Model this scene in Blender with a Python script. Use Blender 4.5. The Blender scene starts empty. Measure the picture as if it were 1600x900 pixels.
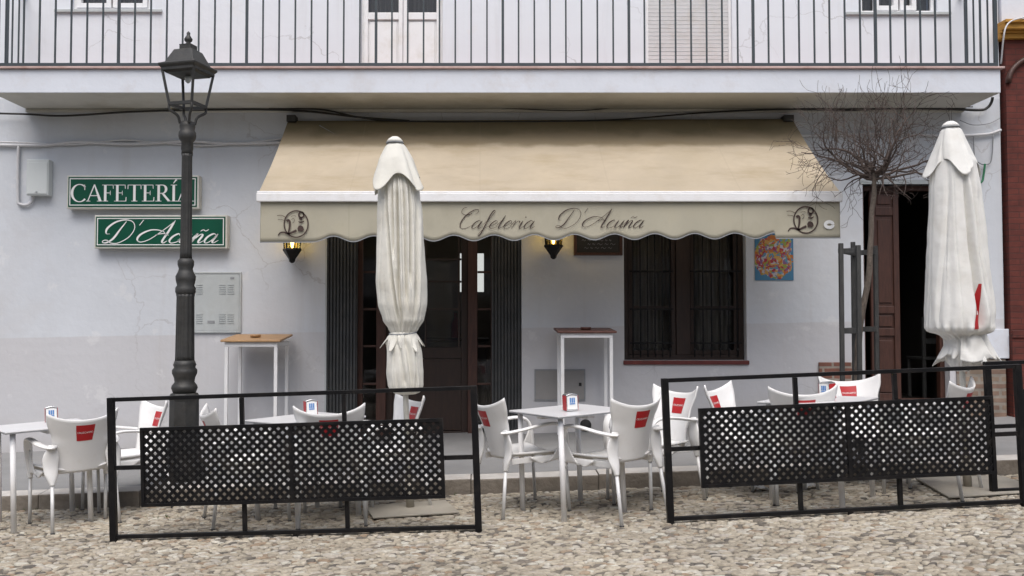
import bpy, bmesh, math, random
from mathutils import Vector, Matrix, noise
R = math.radians
C = bpy.context.scene.collection
scene = bpy.context.scene

# ------------------------------------------------------------------ camera
F, CX, PITCH, EYE = 1424.0, 750.0, math.atan(50 / 1424.0), 1.4
cam = bpy.data.cameras.new('camera')
cam.sensor_width = 36; cam.lens = 36 * F / 1600; cam.shift_x = 50 / 1600
cam.clip_end = 400; cam.clip_start = 0.05
camo = bpy.data.objects.new('camera', cam); C.objects.link(camo)
camo.location = (0, 0, EYE); camo.rotation_euler = (R(90) + PITCH, 0, 0)
scene.camera = camo
# ------------------------------------------------------------------ light (overcast)
w = bpy.data.worlds.new('World'); scene.world = w; w.use_nodes = True
nt = w.node_tree; bg = nt.nodes['Background']
sky = nt.nodes.new('ShaderNodeTexSky'); sky.sky_type = 'NISHITA'; sky.sun_disc = False
SUN_EL, SUN_AZ = R(61), R(182)
sky.sun_elevation = SUN_EL; sky.sun_rotation = SUN_AZ
sky.air_density = 1.0; sky.dust_density = 5.0; sky.ozone_density = 1.0
nt.links.new(sky.outputs[0], bg.inputs[0]); bg.inputs[1].default_value = 0.082
sun = bpy.data.lights.new('sun', 'SUN'); sun.energy = 1.5; sun.angle = R(55); sun.color = (.97, .98, 1)
suno = bpy.data.objects.new('sun', sun); C.objects.link(suno)
suno.rotation_euler = Vector((-math.sin(SUN_AZ) * math.cos(SUN_EL), -math.cos(SUN_AZ) * math.cos(SUN_EL), -math.sin(SUN_EL))).to_track_quat('-Z', 'Y').to_euler()
scene.view_settings.view_transform = 'Standard'; scene.view_settings.look = 'None'
scene.view_settings.gamma = 1; scene.view_settings.exposure = 0.79

# ------------------------------------------------------------------ geometry helpers
SL = 0.036
YW, YB, YK = 9.62, 8.90, 7.38          # wall, balcony edge, kerb
cp, sp = math.cos(PITCH), math.sin(PITCH)
def P(px, py, Y):
    u = (px - CX) / F; v = (450 - py) / F
    t = Y / (cp - v * sp)
    return Vector((u * t, Y, EYE + (sp + v * cp) * t))
def PX(px, Y, py=450): return P(px, py, Y).x
def PZ(py, Y): return P(750, py, Y).z
def Gd(px, py):
    u = (px - CX) / F; v = (450 - py) / F
    d = Vector((u, cp - v * sp, sp + v * cp)); t = EYE / (SL * d.x - d.z)
    return Vector((d.x * t, d.y * t, SL * d.x * t))
def road(x): return SL * x
def pav(x, y): return SL * x + .13 + .06 * (y - YK) / (YW - YK)

class MB:
    def __init__(s): s.v = []; s.f = []; s.m = []; s.sm = []
    def add(s, vs, fs, mi=0, smooth=False):
        n = len(s.v); s.v += [tuple(a) for a in vs]
        for f in fs: s.f.append(tuple(i + n for i in f)); s.m.append(mi); s.sm.append(smooth)
    def box(s, x0, x1, y0, y1, z0, z1, mi=0):
        if x0 > x1: x0, x1 = x1, x0
        if y0 > y1: y0, y1 = y1, y0
        if z0 > z1: z0, z1 = z1, z0
        s.add([(x0,y0,z0),(x1,y0,z0),(x1,y1,z0),(x0,y1,z0),(x0,y0,z1),(x1,y0,z1),(x1,y1,z1),(x0,y1,z1)],
              [(0,3,2,1),(4,5,6,7),(0,1,5,4),(1,2,6,5),(2,3,7,6),(3,0,4,7)], mi); return s
    def hexa(s, pts, mi=0):   # 8 points: bottom 4 (ccw from above), top 4
        s.add(pts, [(0,3,2,1),(4,5,6,7),(0,1,5,4),(1,2,6,5),(2,3,7,6),(3,0,4,7)], mi); return s
    def bar(s, a, b, w, h, up=(0,0,1), mi=0):
        a = Vector(a); b = Vector(b); d = (b - a).normalized(); up = Vector(up)
        x = d.cross(up)
        if x.length < 1e-4: x = d.cross(Vector((0,1,0)))
        x.normalize(); y = x.cross(d).normalized(); x = x * w / 2; y = y * h / 2
        s.add([a-x-y, a+x-y, a+x+y, a-x+y, b-x-y, b+x-y, b+x+y, b-x+y],
              [(0,1,2,3),(7,6,5,4),(0,4,5,1),(1,5,6,2),(2,6,7,3),(3,7,4,0)], mi); return s
    def tube(s, pts, rad, n=8, mi=0, cap=True, flat=None, upv=None):
        """sweep; rad scalar or list; flat: list of (a,b) ellipse radii"""
        pts = [Vector(p) for p in pts]; k = len(pts)
        if not isinstance(rad, (list, tuple)): rad = [rad] * k
        t0 = (pts[1] - pts[0]).normalized()
        up = Vector(upv) if upv else (Vector((0,0,1)) if abs(t0.z) < .9 else Vector((1,0,0)))
        nx = t0.cross(up).normalized(); vs = []
        for i, p in enumerate(pts):
            t = (pts[min(i+1,k-1)] - pts[max(i-1,0)]).normalized()
            if upv: nx = t.cross(up).normalized()
            else: nx = (nx - t * nx.dot(t)).normalized()
            ny = nx.cross(t)
            a, b = (flat[i] if flat else (rad[i], rad[i]))
            for j in range(n):
                an = 2 * math.pi * j / n
                vs.append(p + nx * (math.cos(an) * a) + ny * (math.sin(an) * b))
        fs = [(i*n+j, (i+1)*n+j, (i+1)*n+(j+1)%n, i*n+(j+1)%n) for i in range(k-1) for j in range(n)]
        if cap: fs.append(tuple(range(n))); fs.append(tuple(reversed(range((k-1)*n, k*n))))
        s.add(vs, fs, mi, True); return s
    def lathe(s, prof, cx=0, cy=0, n=24, mi=0, rot=0, smooth=True, flute=None):
        vs = []; k = len(prof)
        for (r, z) in prof:
            for j in range(n):
                a = 2*math.pi*j/n + rot
                rr = r * (flute(a, z) if flute else 1)
                vs.append((cx + rr*math.cos(a), cy + rr*math.sin(a), z))
        fs = [(i*n+j, i*n+(j+1)%n, (i+1)*n+(j+1)%n, (i+1)*n+j) for i in range(k-1) for j in range(n)]
        fs.append(tuple(reversed(range(n)))); fs.append(tuple(range((k-1)*n, k*n)))
        s.add(vs, fs, mi, smooth); return s
    def grid(s, fn, nu, nv, mi=0, smooth=True, closed=False):
        vs = [fn(i/nu, j/nv) for j in range(nv+1) for i in range(nu + (0 if closed else 1))]
        m = nu if closed else nu + 1
        fs = [(j*m+i, j*m+(i+1)%m, (j+1)*m+(i+1)%m, (j+1)*m+i) for j in range(nv) for i in range(nu)]
        s.add(vs, fs, mi, smooth); return s
def origin(o):
    v = Vector((0,0,0))
    while o is not None: v += o.location; o = o.parent
    return v
def obj(name, mb, mats, parent=None, bevel=0, solid=0, local=False):
    me = bpy.data.meshes.new(name)
    off = origin(parent) if (parent is not None and not local) else Vector((0,0,0))
    me.from_pydata([tuple(Vector(v) - off) for v in mb.v], [], mb.f)
    if not isinstance(mats, (list, tuple)): mats = [mats]
    for m in mats: me.materials.append(m)
    me.polygons.foreach_set('material_index', mb.m)
    me.polygons.foreach_set('use_smooth', mb.sm); me.update()
    o = bpy.data.objects.new(name, me); C.objects.link(o)
    if parent is not None: o.parent = parent
    if solid:
        m = o.modifiers.new('solid', 'SOLIDIFY'); m.thickness = solid; m.offset = 0
    if bevel:
        m = o.modifiers.new('bevel', 'BEVEL'); m.width = bevel; m.segments = 2; m.limit_method = 'ANGLE'; m.angle_limit = R(50)
    return o
def thing(name, label, cat, loc=(0,0,0), rz=0, group=None):
    o = bpy.data.objects.new(name, None); C.objects.link(o); o.location = loc; o.rotation_euler = (0,0,rz)
    o.empty_display_size = .1
    return tag(o, label, cat, group)
def tag(o, label, cat, group=None):
    o['label'] = label; o['category'] = cat
    if group: o['group'] = group
    return o
def struct(name, mb, mats, **k):
    o = obj(name, mb, mats, **k); o['kind'] = 'structure'; return o
def dup(root, loc, rz, label, name=None):
    r = root.copy(); C.objects.link(r); r.location = loc; r.rotation_euler = (root.rotation_euler[0], root.rotation_euler[1], rz); r['label'] = label
    for ch in list(root.children):
        c = ch.copy(); C.objects.link(c); c.parent = r
        for g in ch.children:
            d = g.copy(); C.objects.link(d); d.parent = c
    return r
def cat(pts, n=8):
    pts = [Vector(p) for p in pts]; q = [pts[0]*2-pts[1]] + pts + [pts[-1]*2-pts[-2]]; out = []
    for i in range(1, len(q)-2):
        p0,p1,p2,p3 = q[i-1:i+3]
        for k in range(n):
            t = k/n
            out.append(.5*((2*p1)+(p2-p0)*t+(2*p0-5*p1+4*p2-p3)*t*t+(3*p1-p0-3*p2+p3)*t**3))
    out.append(pts[-1]); return out
def lerp(a, b, t): return a + (b-a)*t
def interp(tab, x):
    if x <= tab[0][0]: return tab[0][1:]
    for a, b in zip(tab, tab[1:]):
        if x <= b[0]:
            t = (x-a[0])/(b[0]-a[0]); t = t*t*(3-2*t)*.5 + t*.5
            return tuple(lerp(p, q, t) for p, q in zip(a[1:], b[1:]))
    return tab[-1][1:]

# ------------------------------------------------------------------ materials
def mat(name, col, rough=.6, metal=0, var=.12, vscale=3, bump=.0, bscale=60, col2=None, spec=.5, stretch=(1,1,1), transl=0, dirt=None, dscale=1.2, damt=.5, fine=0):
    m = bpy.data.materials.new(name); m.use_nodes = True; n = m.node_tree; N = n.nodes; L = n.links
    b = N['Principled BSDF']; b.inputs['Roughness'].default_value = rough; b.inputs['Metallic'].default_value = metal
    b.inputs['Specular IOR Level'].default_value = spec
    tc = N.new('ShaderNodeTexCoord'); mp = N.new('ShaderNodeMapping'); mp.inputs['Scale'].default_value = stretch
    L.new(tc.outputs['Object'], mp.inputs[0])
    nz = N.new('ShaderNodeTexNoise'); nz.inputs['Scale'].default_value = vscale; nz.inputs['Detail'].default_value = 6; nz.inputs['Roughness'].default_value = .62
    L.new(mp.outputs[0], nz.inputs['Vector'])
    cr = N.new('ShaderNodeValToRGB'); cr.color_ramp.elements[0].position = .3; cr.color_ramp.elements[1].position = .7
    c2 = col2 if col2 else tuple(c*(1-var) for c in col)
    cr.color_ramp.elements[0].color = (*c2, 1); cr.color_ramp.elements[1].color = (*(col if col2 else tuple(min(.9, c*(1+var*.5)) for c in col)), 1)
    L.new(nz.outputs[0], cr.inputs[0]); out = cr.outputs[0]
    if dirt:
        n2 = N.new('ShaderNodeTexNoise'); n2.inputs['Scale'].default_value = dscale; n2.inputs['Detail'].default_value = 9; n2.inputs['Roughness'].default_value = .7
        L.new(mp.outputs[0], n2.inputs['Vector'])
        r2 = N.new('ShaderNodeMapRange'); r2.inputs[1].default_value = .5; r2.inputs[2].default_value = .75; r2.inputs[4].default_value = damt
        L.new(n2.outputs[0], r2.inputs[0]); mx = N.new('ShaderNodeMix'); mx.data_type = 'RGBA'
        L.new(r2.outputs[0], mx.inputs[0]); L.new(out, mx.inputs[6]); mx.inputs[7].default_value = (*dirt, 1); out = mx.outputs[2]
    L.new(out, b.inputs['Base Color'])
    if bump:
        n3 = N.new('ShaderNodeTexNoise'); n3.inputs['Scale'].default_value = bscale; n3.inputs['Detail'].default_value = 5
        L.new(tc.outputs['Object'], n3.inputs['Vector']); bp = N.new('ShaderNodeBump'); bp.inputs['Strength'].default_value = bump; bp.inputs['Distance'].default_value = .01
        L.new(n3.outputs[0], bp.inputs['Height']); L.new(bp.outputs[0], b.inputs['Normal'])
    if transl:
        tr = N.new('ShaderNodeBsdfTranslucent'); L.new(out, tr.inputs[0]); ms = N.new('ShaderNodeMixShader'); ms.inputs[0].default_value = transl
        L.new(b.outputs[0], ms.inputs[1]); L.new(tr.outputs[0], ms.inputs[2]); L.new(ms.outputs[0], N['Material Output'].inputs[0])
    return m
def node_of(m, t): return [x for x in m.node_tree.nodes if x.bl_idname == t]
M = {}
def paint_mask(m, col, build, amt=1.0):
    """mix extra colour into base colour by a mask built from world position"""
    n = m.node_tree; N = n.nodes; L = n.links; b = N['Principled BSDF']
    src = b.inputs['Base Color'].links[0].from_socket
    g = N.new('ShaderNodeNewGeometry'); s = N.new('ShaderNodeSeparateXYZ'); L.new(g.outputs['Position'], s.inputs[0])
    mask = build(N, L, s, g)
    mx = N.new('ShaderNodeMix'); mx.data_type = 'RGBA'; mu = N.new('ShaderNodeMath'); mu.operation = 'MULTIPLY'; mu.inputs[1].default_value = amt
    L.new(mask, mu.inputs[0]); L.new(mu.outputs[0], mx.inputs[0]); L.new(src, mx.inputs[6]); mx.inputs[7].default_value = (*col, 1)
    L.new(mx.outputs[2], b.inputs['Base Color'])
    for t in node_of(m, 'ShaderNodeBsdfTranslucent'): L.new(mx.outputs[2], t.inputs[0])
def band(kx, k0, width, flip=False, jitter=.0, js=3):
    """1 where z < k0 + kx*x (soft by width)"""
    def f(N, L, s, g):
        a = N.new('ShaderNodeMath'); a.operation = 'MULTIPLY_ADD'; L.new(s.outputs[0], a.inputs[0]); a.inputs[1].default_value = -kx; L.new(s.outputs[2], a.inputs[2])
        o = a.outputs[0]
        if jitter:
            nz = N.new('ShaderNodeTexNoise'); nz.inputs['Scale'].default_value = js; nz.inputs['Detail'].default_value = 6; L.new(g.outputs['Position'], nz.inputs['Vector'])
            q = N.new('ShaderNodeMath'); q.operation = 'MULTIPLY_ADD'; L.new(nz.outputs[0], q.inputs[0]); q.inputs[1].default_value = jitter; L.new(o, q.inputs[2]); o = q.outputs[0]
        r = N.new('ShaderNodeMapRange'); L.new(o, r.inputs[0]); r.inputs[1].default_value = k0 - width/2 + jitter/2; r.inputs[2].default_value = k0 + width/2 + jitter/2
        r.inputs[3].default_value = 0 if flip else 1; r.inputs[4].default_value = 1 if flip else 0
        return r.outputs[0]
    return f
def streaks(scale, lo, hi, st=(3.2,3.2,.22)):
    def f(N, L, s, g):
        mp = N.new('ShaderNodeVectorMath'); mp.operation = 'MULTIPLY'; L.new(g.outputs['Position'], mp.inputs[0]); mp.inputs[1].default_value = st
        nz = N.new('ShaderNodeTexNoise'); nz.inputs['Scale'].default_value = scale; nz.inputs['Detail'].default_value = 8; nz.inputs['Roughness'].default_value = .65; L.new(mp.outputs[0], nz.inputs['Vector'])
        q = N.new('ShaderNodeMapRange'); L.new(nz.outputs[0], q.inputs[0]); q.inputs[1].default_value = lo; q.inputs[2].default_value = hi; return q.outputs[0]
    return f
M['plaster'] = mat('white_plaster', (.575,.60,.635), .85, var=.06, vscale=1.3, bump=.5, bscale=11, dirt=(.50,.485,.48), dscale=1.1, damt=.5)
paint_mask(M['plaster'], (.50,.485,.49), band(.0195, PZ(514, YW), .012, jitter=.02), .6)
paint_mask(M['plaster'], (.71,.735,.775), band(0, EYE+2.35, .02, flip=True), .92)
paint_mask(M['plaster'], (.42,.39,.36), streaks(1.0, .54, .78), .40)
def cracks(N, L, s, g):
    nz = N.new('ShaderNodeTexNoise'); nz.inputs['Scale'].default_value = 2.2; nz.inputs['Detail'].default_value = 6; L.new(g.outputs['Position'], nz.inputs['Vector'])
    va = N.new('ShaderNodeVectorMath'); va.operation = 'MULTIPLY_ADD'; L.new(nz.outputs['Color'], va.inputs[0]); va.inputs[1].default_value = (.7,.7,.7); L.new(g.outputs['Position'], va.inputs[2])
    vo = N.new('ShaderNodeTexVoronoi'); vo.feature = 'DISTANCE_TO_EDGE'; vo.inputs['Scale'].default_value = 1.1; L.new(va.outputs[0], vo.inputs['Vector'])
    q = N.new('ShaderNodeMapRange'); L.new(vo.outputs['Distance'], q.inputs[0]); q.inputs[1].default_value = .003; q.inputs[2].default_value = .009; q.inputs[3].default_value = 1; q.inputs[4].default_value = 0
    n2 = N.new('ShaderNodeTexNoise'); n2.inputs['Scale'].default_value = .8; L.new(g.outputs['Position'], n2.inputs['Vector'])
    q2 = N.new('ShaderNodeMapRange'); L.new(n2.outputs[0], q2.inputs[0]); q2.inputs[1].default_value = .50; q2.inputs[2].default_value = .60
    mu = N.new('ShaderNodeMath'); mu.operation = 'MULTIPLY'; L.new(q.outputs[0], mu.inputs[0]); L.new(q2.outputs[0], mu.inputs[1]); return mu.outputs[0]
paint_mask(M['plaster'], (.36,.35,.35), cracks, .5)
paint_mask(M['plaster'], (.70,.70,.70), streaks(2.6, .60, .64, (1,1,1)), .35)
paint_mask(M['plaster'], (.36,.33,.30), band(SL, .36, .45, jitter=.55, js=5), .42)
M['upper'] = M['plaster']
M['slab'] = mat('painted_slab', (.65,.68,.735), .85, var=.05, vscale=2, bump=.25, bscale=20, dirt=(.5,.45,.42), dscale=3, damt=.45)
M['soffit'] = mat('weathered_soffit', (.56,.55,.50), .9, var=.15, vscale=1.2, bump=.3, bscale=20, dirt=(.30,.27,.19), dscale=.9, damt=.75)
M['coping'] = mat('pink_coping', (.55,.40,.37), .8, var=.2, vscale=4, dirt=(.30,.16,.12), dscale=5, damt=.8)
M['rail'] = mat('grey_painted_iron', (.045,.058,.066), .5, var=.15, vscale=8, spec=.4)
M['black_iron'] = mat('black_painted_iron', (.006,.006,.007), .42, var=.3, vscale=12, bump=.05, spec=.25, dirt=(.035,.03,.026), dscale=7, damt=.6)
M['lamp_iron'] = mat('dark_cast_iron', (.045,.045,.043), .55, metal=.3, var=.3, vscale=10, bump=.15, bscale=60, dirt=(.10,.09,.075), dscale=4, damt=.5)
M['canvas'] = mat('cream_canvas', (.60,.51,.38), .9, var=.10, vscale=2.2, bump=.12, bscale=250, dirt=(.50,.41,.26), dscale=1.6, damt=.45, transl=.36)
paint_mask(M['canvas'], (.40,.31,.18), streaks(1.3, .50, .72, (1,3,2.2)), .5)
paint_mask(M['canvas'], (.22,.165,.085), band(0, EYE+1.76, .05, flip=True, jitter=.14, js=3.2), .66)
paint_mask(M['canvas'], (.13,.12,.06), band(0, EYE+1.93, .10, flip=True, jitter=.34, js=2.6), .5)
def seams(N, L, s, g):
    a = N.new('ShaderNodeMath'); a.operation = 'PINGPONG'; L.new(s.outputs[0], a.inputs[0]); a.inputs[1].default_value = .6
    q = N.new('ShaderNodeMapRange'); L.new(a.outputs[0], q.inputs[0]); q.inputs[1].default_value = .003; q.inputs[2].default_value = .009; q.inputs[3].default_value = 1; q.inputs[4].default_value = 0; return q.outputs[0]
paint_mask(M['canvas'], (.40,.33,.23), seams, .15)
M['valance'] = mat('beige_valance', (.47,.44,.345), .9, var=.08, vscale=2.5, bump=.1, bscale=200, dirt=(.42,.38,.27), dscale=2.5, damt=.5, transl=.12)
paint_mask(M['valance'], (.36,.33,.25), seams, .35)
paint_mask(M['valance'], (.36,.33,.25), streaks(1.6, .50, .75, (2,2,1.5)), .55)
M['bar_white'] = mat('white_enamel', (.78,.78,.78), .4, var=.05, vscale=5, dirt=(.55,.5,.42), dscale=6, damt=.4)
M['plastic'] = mat('white_plastic', (.74,.735,.72), .38, var=.05, vscale=5, dirt=(.60,.57,.52), dscale=9, damt=.35)
M['alu'] = mat('brushed_aluminium', (.66,.66,.65), .5, metal=.15, var=.12, vscale=20)
M['rubber'] = mat('dark_rubber', (.02,.02,.02), .8)
M['red'] = mat('red_print', (.42,.012,.016), .45, var=.08)
M['white_ink'] = mat('white_ink', (.8,.8,.78), .6, var=.03)
M['brown_ink'] = mat('brown_ink', (.05,.028,.022), .7, var=.15)
M['blue_ink'] = mat('blue_ink', (.10,.25,.55), .5, var=.2)
M['umb'] = mat('ivory_parasol_cloth', (.76,.745,.675), .85, var=.07, vscale=4, bump=.45, bscale=16, dirt=(.55,.51,.42), dscale=3.5, damt=.55, transl=.12)
M['umb2'] = mat('white_parasol_cloth', (.79,.785,.75), .85, var=.05, vscale=4, bump=.45, bscale=14, dirt=(.58,.55,.48), dscale=3, damt=.5, transl=.12)
M['green'] = mat('green_sign_face', (.004,.075,.042), .35, spec=.3, var=.15, vscale=3)
M['sign_frame'] = mat('cream_sign_frame', (.62,.61,.55), .5, var=.1, vscale=6, dirt=(.3,.27,.2), dscale=8, damt=.6)
M['cabinet'] = mat('grey_painted_steel', (.45,.48,.48), .5, var=.1, vscale=4, dirt=(.35,.35,.33), dscale=6, damt=.5)
M['box'] = mat('grey_plastic_box', (.60,.63,.62), .5, var=.05)
M['wood_top'] = mat('light_wood_top', (.42,.25,.12), .5, var=.3, vscale=6, stretch=(1,8,1))
M['wood_dark'] = mat('dark_red_wood', (.065,.026,.017), .5, var=.4, vscale=7, stretch=(8,8,1), bump=.08)
M['wood_black'] = mat('near_black_wood', (.028,.014,.009), .5, var=.4, vscale=7, stretch=(6,6,1))
M['gate'] = mat('dark_folding_shutter', (.055,.058,.06), .5, metal=.2, var=.3, vscale=5, dirt=(.11,.10,.09), dscale=7)
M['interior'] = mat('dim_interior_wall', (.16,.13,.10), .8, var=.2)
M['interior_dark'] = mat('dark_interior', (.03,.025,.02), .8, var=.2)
M['black_cable'] = mat('black_cable', (.025,.024,.022), .6, var=.3)
M['white_cable'] = mat('painted_conduit', (.60,.60,.61), .7, var=.12, vscale=9, dirt=(.4,.38,.35), dscale=9, damt=.6)
M['green_cable'] = mat('green_cable', (.02,.16,.07), .5)
M['tabletop'] = mat('pale_tabletop', (.66,.66,.66), .3, var=.06, vscale=4)
M['oppo'] = mat('beige_plaster', (.50,.47,.43), .9)  # one even plaster tone for the added houses
M['chrome'] = mat('chrome', (.75,.75,.75), .2, metal=.9, var=.05)
M['concrete'] = mat('pavement_concrete', (.21,.21,.208), .85, var=.14, vscale=2.5, bump=.3, bscale=50, dirt=(.23,.22,.21), dscale=1.6, damt=.6)
M['kerb'] = mat('granite_kerb', (.20,.175,.145), .85, var=.25, vscale=14, bump=.6, bscale=40, dirt=(.12,.10,.075), dscale=5, damt=.8)
M['kerb_top'] = mat('worn_kerb_top', (.46,.44,.41), .85, var=.15, vscale=9, bump=.4, bscale=40, dirt=(.33,.27,.22), dscale=4, damt=.6)
M['bark'] = mat('grey_brown_bark', (.13,.105,.085), .9, var=.5, vscale=25, bump=.8, bscale=50, stretch=(1,1,.4))
M['twig'] = mat('brown_twig', (.085,.062,.052), .85, var=.4, vscale=15)
M['ochre'] = mat('ochre_cornice', (.48,.24,.035), .7, var=.15, dirt=(.25,.13,.04), dscale=5)
M['base_plate'] = mat('beige_painted_steel', (.34,.315,.265), .6, var=.15, vscale=6, dirt=(.28,.24,.19), dscale=4)
M['stake'] = mat('dark_stained_stake', (.05,.05,.048), .75, var=.4, vscale=10, stretch=(5,5,1), bump=.3)
M['pale_curtain'] = mat('pale_curtain', (.62,.62,.58), .9, col2=(.20,.19,.17), vscale=3, stretch=(9,9,.5))
M['board'] = mat('chalkboard', (.018,.018,.018), .6, var=.3)
M['chalk'] = mat('chalk', (.22,.22,.24), .9)
M['paper'] = mat('white_paper', (.78,.78,.76), .8, var=.04)
M['grey_print'] = mat('grey_print', (.25,.26,.27), .7)
M['skin_glass_curtain'] = mat('grey_curtain', (.40,.42,.44), .9, var=.3, vscale=5, stretch=(10,10,.3))

def glass(name, tint, rough=.05, alpha=.25):
    m = bpy.data.materials.new(name); m.use_nodes = True; n = m.node_tree; N = n.nodes; L = n.links
    N.remove(N['Principled BSDF'])
    g = N.new('ShaderNodeBsdfGlossy'); g.inputs['Roughness'].default_value = rough; g.inputs['Color'].default_value = (.8,.8,.82,1)
    t = N.new('ShaderNodeBsdfTransparent'); t.inputs[0].default_value = (*tint, 1)
    fr = N.new('ShaderNodeFresnel'); fr.inputs[0].default_value = 1.5
    nz = N.new('ShaderNodeTexNoise'); nz.inputs['Scale'].default_value = 2.5; bp = N.new('ShaderNodeBump'); bp.inputs['Strength'].default_value = .02
    L.new(nz.outputs[0], bp.inputs['Height']); L.new(bp.outputs[0], g.inputs['Normal'])
    mx = N.new('ShaderNodeMixShader'); L.new(fr.outputs[0], mx.inputs[0]); L.new(t.outputs[0], mx.inputs[1]); L.new(g.outputs[0], mx.inputs[2])
    L.new(mx.outputs[0], N['Material Output'].inputs[0]); return m
M['glass'] = glass('window_glass', (.78,.77,.75))
def emit(name, col, st):
    m = bpy.data.materials.new(name); m.use_nodes = True; b = m.node_tree.nodes['Principled BSDF']
    b.inputs['Base Color'].default_value = (*col, 1); b.inputs['Emission Color'].default_value = (*col, 1); b.inputs['Emission Strength'].default_value = st
    return m
M['bulb'] = emit('warm_bulb', (1, .78, .35), 9)
M['daylit'] = emit('daylit_rear_window', (.85,.9,.92), .75)

def brickmat(name, c1, c2, mortar, scale=1, bw=.24, bh=.062, ms=.010):
    m = bpy.data.materials.new(name); m.use_nodes = True; n = m.node_tree; N = n.nodes; L = n.links; b = N['Principled BSDF']
    g = N.new('ShaderNodeNewGeometry'); s = N.new('ShaderNodeSeparateXYZ'); L.new(g.outputs['Position'], s.inputs[0])
    cb = N.new('ShaderNodeCombineXYZ'); ad = N.new('ShaderNodeMath'); ad.operation = 'ADD'; L.new(s.outputs[0], ad.inputs[0]); L.new(s.outputs[1], ad.inputs[1])
    L.new(ad.outputs[0], cb.inputs[0]); L.new(s.outputs[2], cb.inputs[1])
    nz0 = N.new('ShaderNodeTexNoise'); nz0.inputs['Scale'].default_value = 6; L.new(g.outputs['Position'], nz0.inputs['Vector'])
    va = N.new('ShaderNodeVectorMath'); va.operation = 'MULTIPLY_ADD'; L.new(nz0.outputs['Color'], va.inputs[0]); va.inputs[1].default_value = (.012,.012,0); L.new(cb.outputs[0], va.inputs[2])
    br = N.new('ShaderNodeTexBrick'); L.new(va.outputs[0], br.inputs['Vector']); br.inputs['Scale'].default_value = 1
    br.inputs['Brick Width'].default_value = bw; br.inputs['Row Height'].default_value = bh; br.inputs['Mortar Size'].default_value = ms
    br.inputs['Color1'].default_value = (*c1,1); br.inputs['Color2'].default_value = (*c2,1); br.inputs['Mortar'].default_value = (*mortar,1)
    nz = N.new('ShaderNodeTexNoise'); nz.inputs['Scale'].default_value = 9; nz.inputs['Detail'].default_value = 6; L.new(g.outputs['Position'], nz.inputs['Vector'])
    mr = N.new('ShaderNodeMapRange'); L.new(nz.outputs[0], mr.inputs[0]); mr.inputs[1].default_value = .3; mr.inputs[2].default_value = .7; mr.inputs[3].default_value = .7; mr.inputs[4].default_value = 1.15
    vm = N.new('ShaderNodeVectorMath'); vm.operation = 'SCALE'; L.new(br.outputs[0], vm.inputs[0]); L.new(mr.outputs[0], vm.inputs['Scale'])
    L.new(vm.outputs[0], b.inputs['Base Color']); b.inputs['Roughness'].default_value = .85
    bp = N.new('ShaderNodeBump'); bp.inputs['Strength'].default_value = .6; bp.inputs['Distance'].default_value = .008; bp.invert = True
    L.new(br.outputs['Fac'], bp.inputs['Height']); L.new(bp.outputs[0], b.inputs['Normal']); return m
M['red_brick'] = brickmat('red_brick', (.125,.026,.017), (.105,.022,.015), (.078,.022,.016), ms=.006)
M['old_brick'] = brickmat('old_stone_brick', (.25,.19,.14), (.19,.12,.09), (.25,.22,.185), bw=.22, bh=.075, ms=.016)
M['old_brick_red'] = brickmat('old_red_brick', (.26,.12,.085), (.20,.085,.06), (.30,.26,.22), bw=.2, bh=.065, ms=.012)

# cobbles: colour by a per-stone attribute
def cobmat():
    m = bpy.data.materials.new('river_pebble'); m.use_nodes = True; n = m.node_tree; N = n.nodes; L = n.links; b = N['Principled BSDF']
    at = N.new('ShaderNodeAttribute'); at.attribute_name = 'tint'
    cr = N.new('ShaderNodeValToRGB'); e = cr.color_ramp.elements
    e[0].position = 0; e[0].color = (.09,.08,.068,1); e[1].position = 1; e[1].color = (.45,.43,.365,1)
    for p, c in ((.10,(.18,.165,.14)),(.15,(.245,.19,.135)),(.19,(.26,.24,.195)),(.5,(.31,.29,.24)),(.72,(.36,.34,.285)),(.85,(.33,.315,.285))):
        q = e.new(p); q.color = (c[0]*1.05, c[1]*.99, c[2]*.93, 1)
    L.new(at.outputs['Fac'], cr.inputs[0])
    g = N.new('ShaderNodeNewGeometry')
    nz = N.new('ShaderNodeTexNoise'); nz.inputs['Scale'].default_value = 45; nz.inputs['Detail'].default_value = 6; L.new(g.outputs['Position'], nz.inputs['Vector'])
    n2 = N.new('ShaderNodeTexNoise'); n2.inputs['Scale'].default_value = 1.1; n2.inputs['Detail'].default_value = 5; L.new(g.outputs['Position'], n2.inputs['Vector'])
    a = N.new('ShaderNodeMapRange'); L.new(nz.outputs[0], a.inputs[0]); a.inputs[1].default_value = .3; a.inputs[2].default_value = .7; a.inputs[3].default_value = .80; a.inputs[4].default_value = 1.24
    c = N.new('ShaderNodeMapRange'); L.new(n2.outputs[0], c.inputs[0]); c.inputs[1].default_value = .3; c.inputs[2].default_value = .7; c.inputs[3].default_value = .82; c.inputs[4].default_value = 1.12
    mu = N.new('ShaderNodeMath'); mu.operation = 'MULTIPLY'; L.new(a.outputs[0], mu.inputs[0]); L.new(c.outputs[0], mu.inputs[1])
    vm = N.new('ShaderNodeVectorMath'); vm.operation = 'SCALE'; L.new(cr.outputs[0], vm.inputs[0]); L.new(mu.outputs[0], vm.inputs['Scale'])
    L.new(vm.outputs[0], b.inputs['Base Color']); b.inputs['Roughness'].default_value = .75
    bp = N.new('ShaderNodeBump'); bp.inputs['Strength'].default_value = .3; bp.inputs['Distance'].default_value = .004; L.new(nz.outputs[0], bp.inputs['Height']); L.new(bp.outputs[0], b.inputs['Normal'])
    return m
M['pebble'] = cobmat()
M['grout'] = mat('earthy_grout', (.17,.15,.12), .95, var=.35, vscale=12, bump=.8, bscale=80, dirt=(.10,.095,.06), dscale=3, damt=.7)

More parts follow.
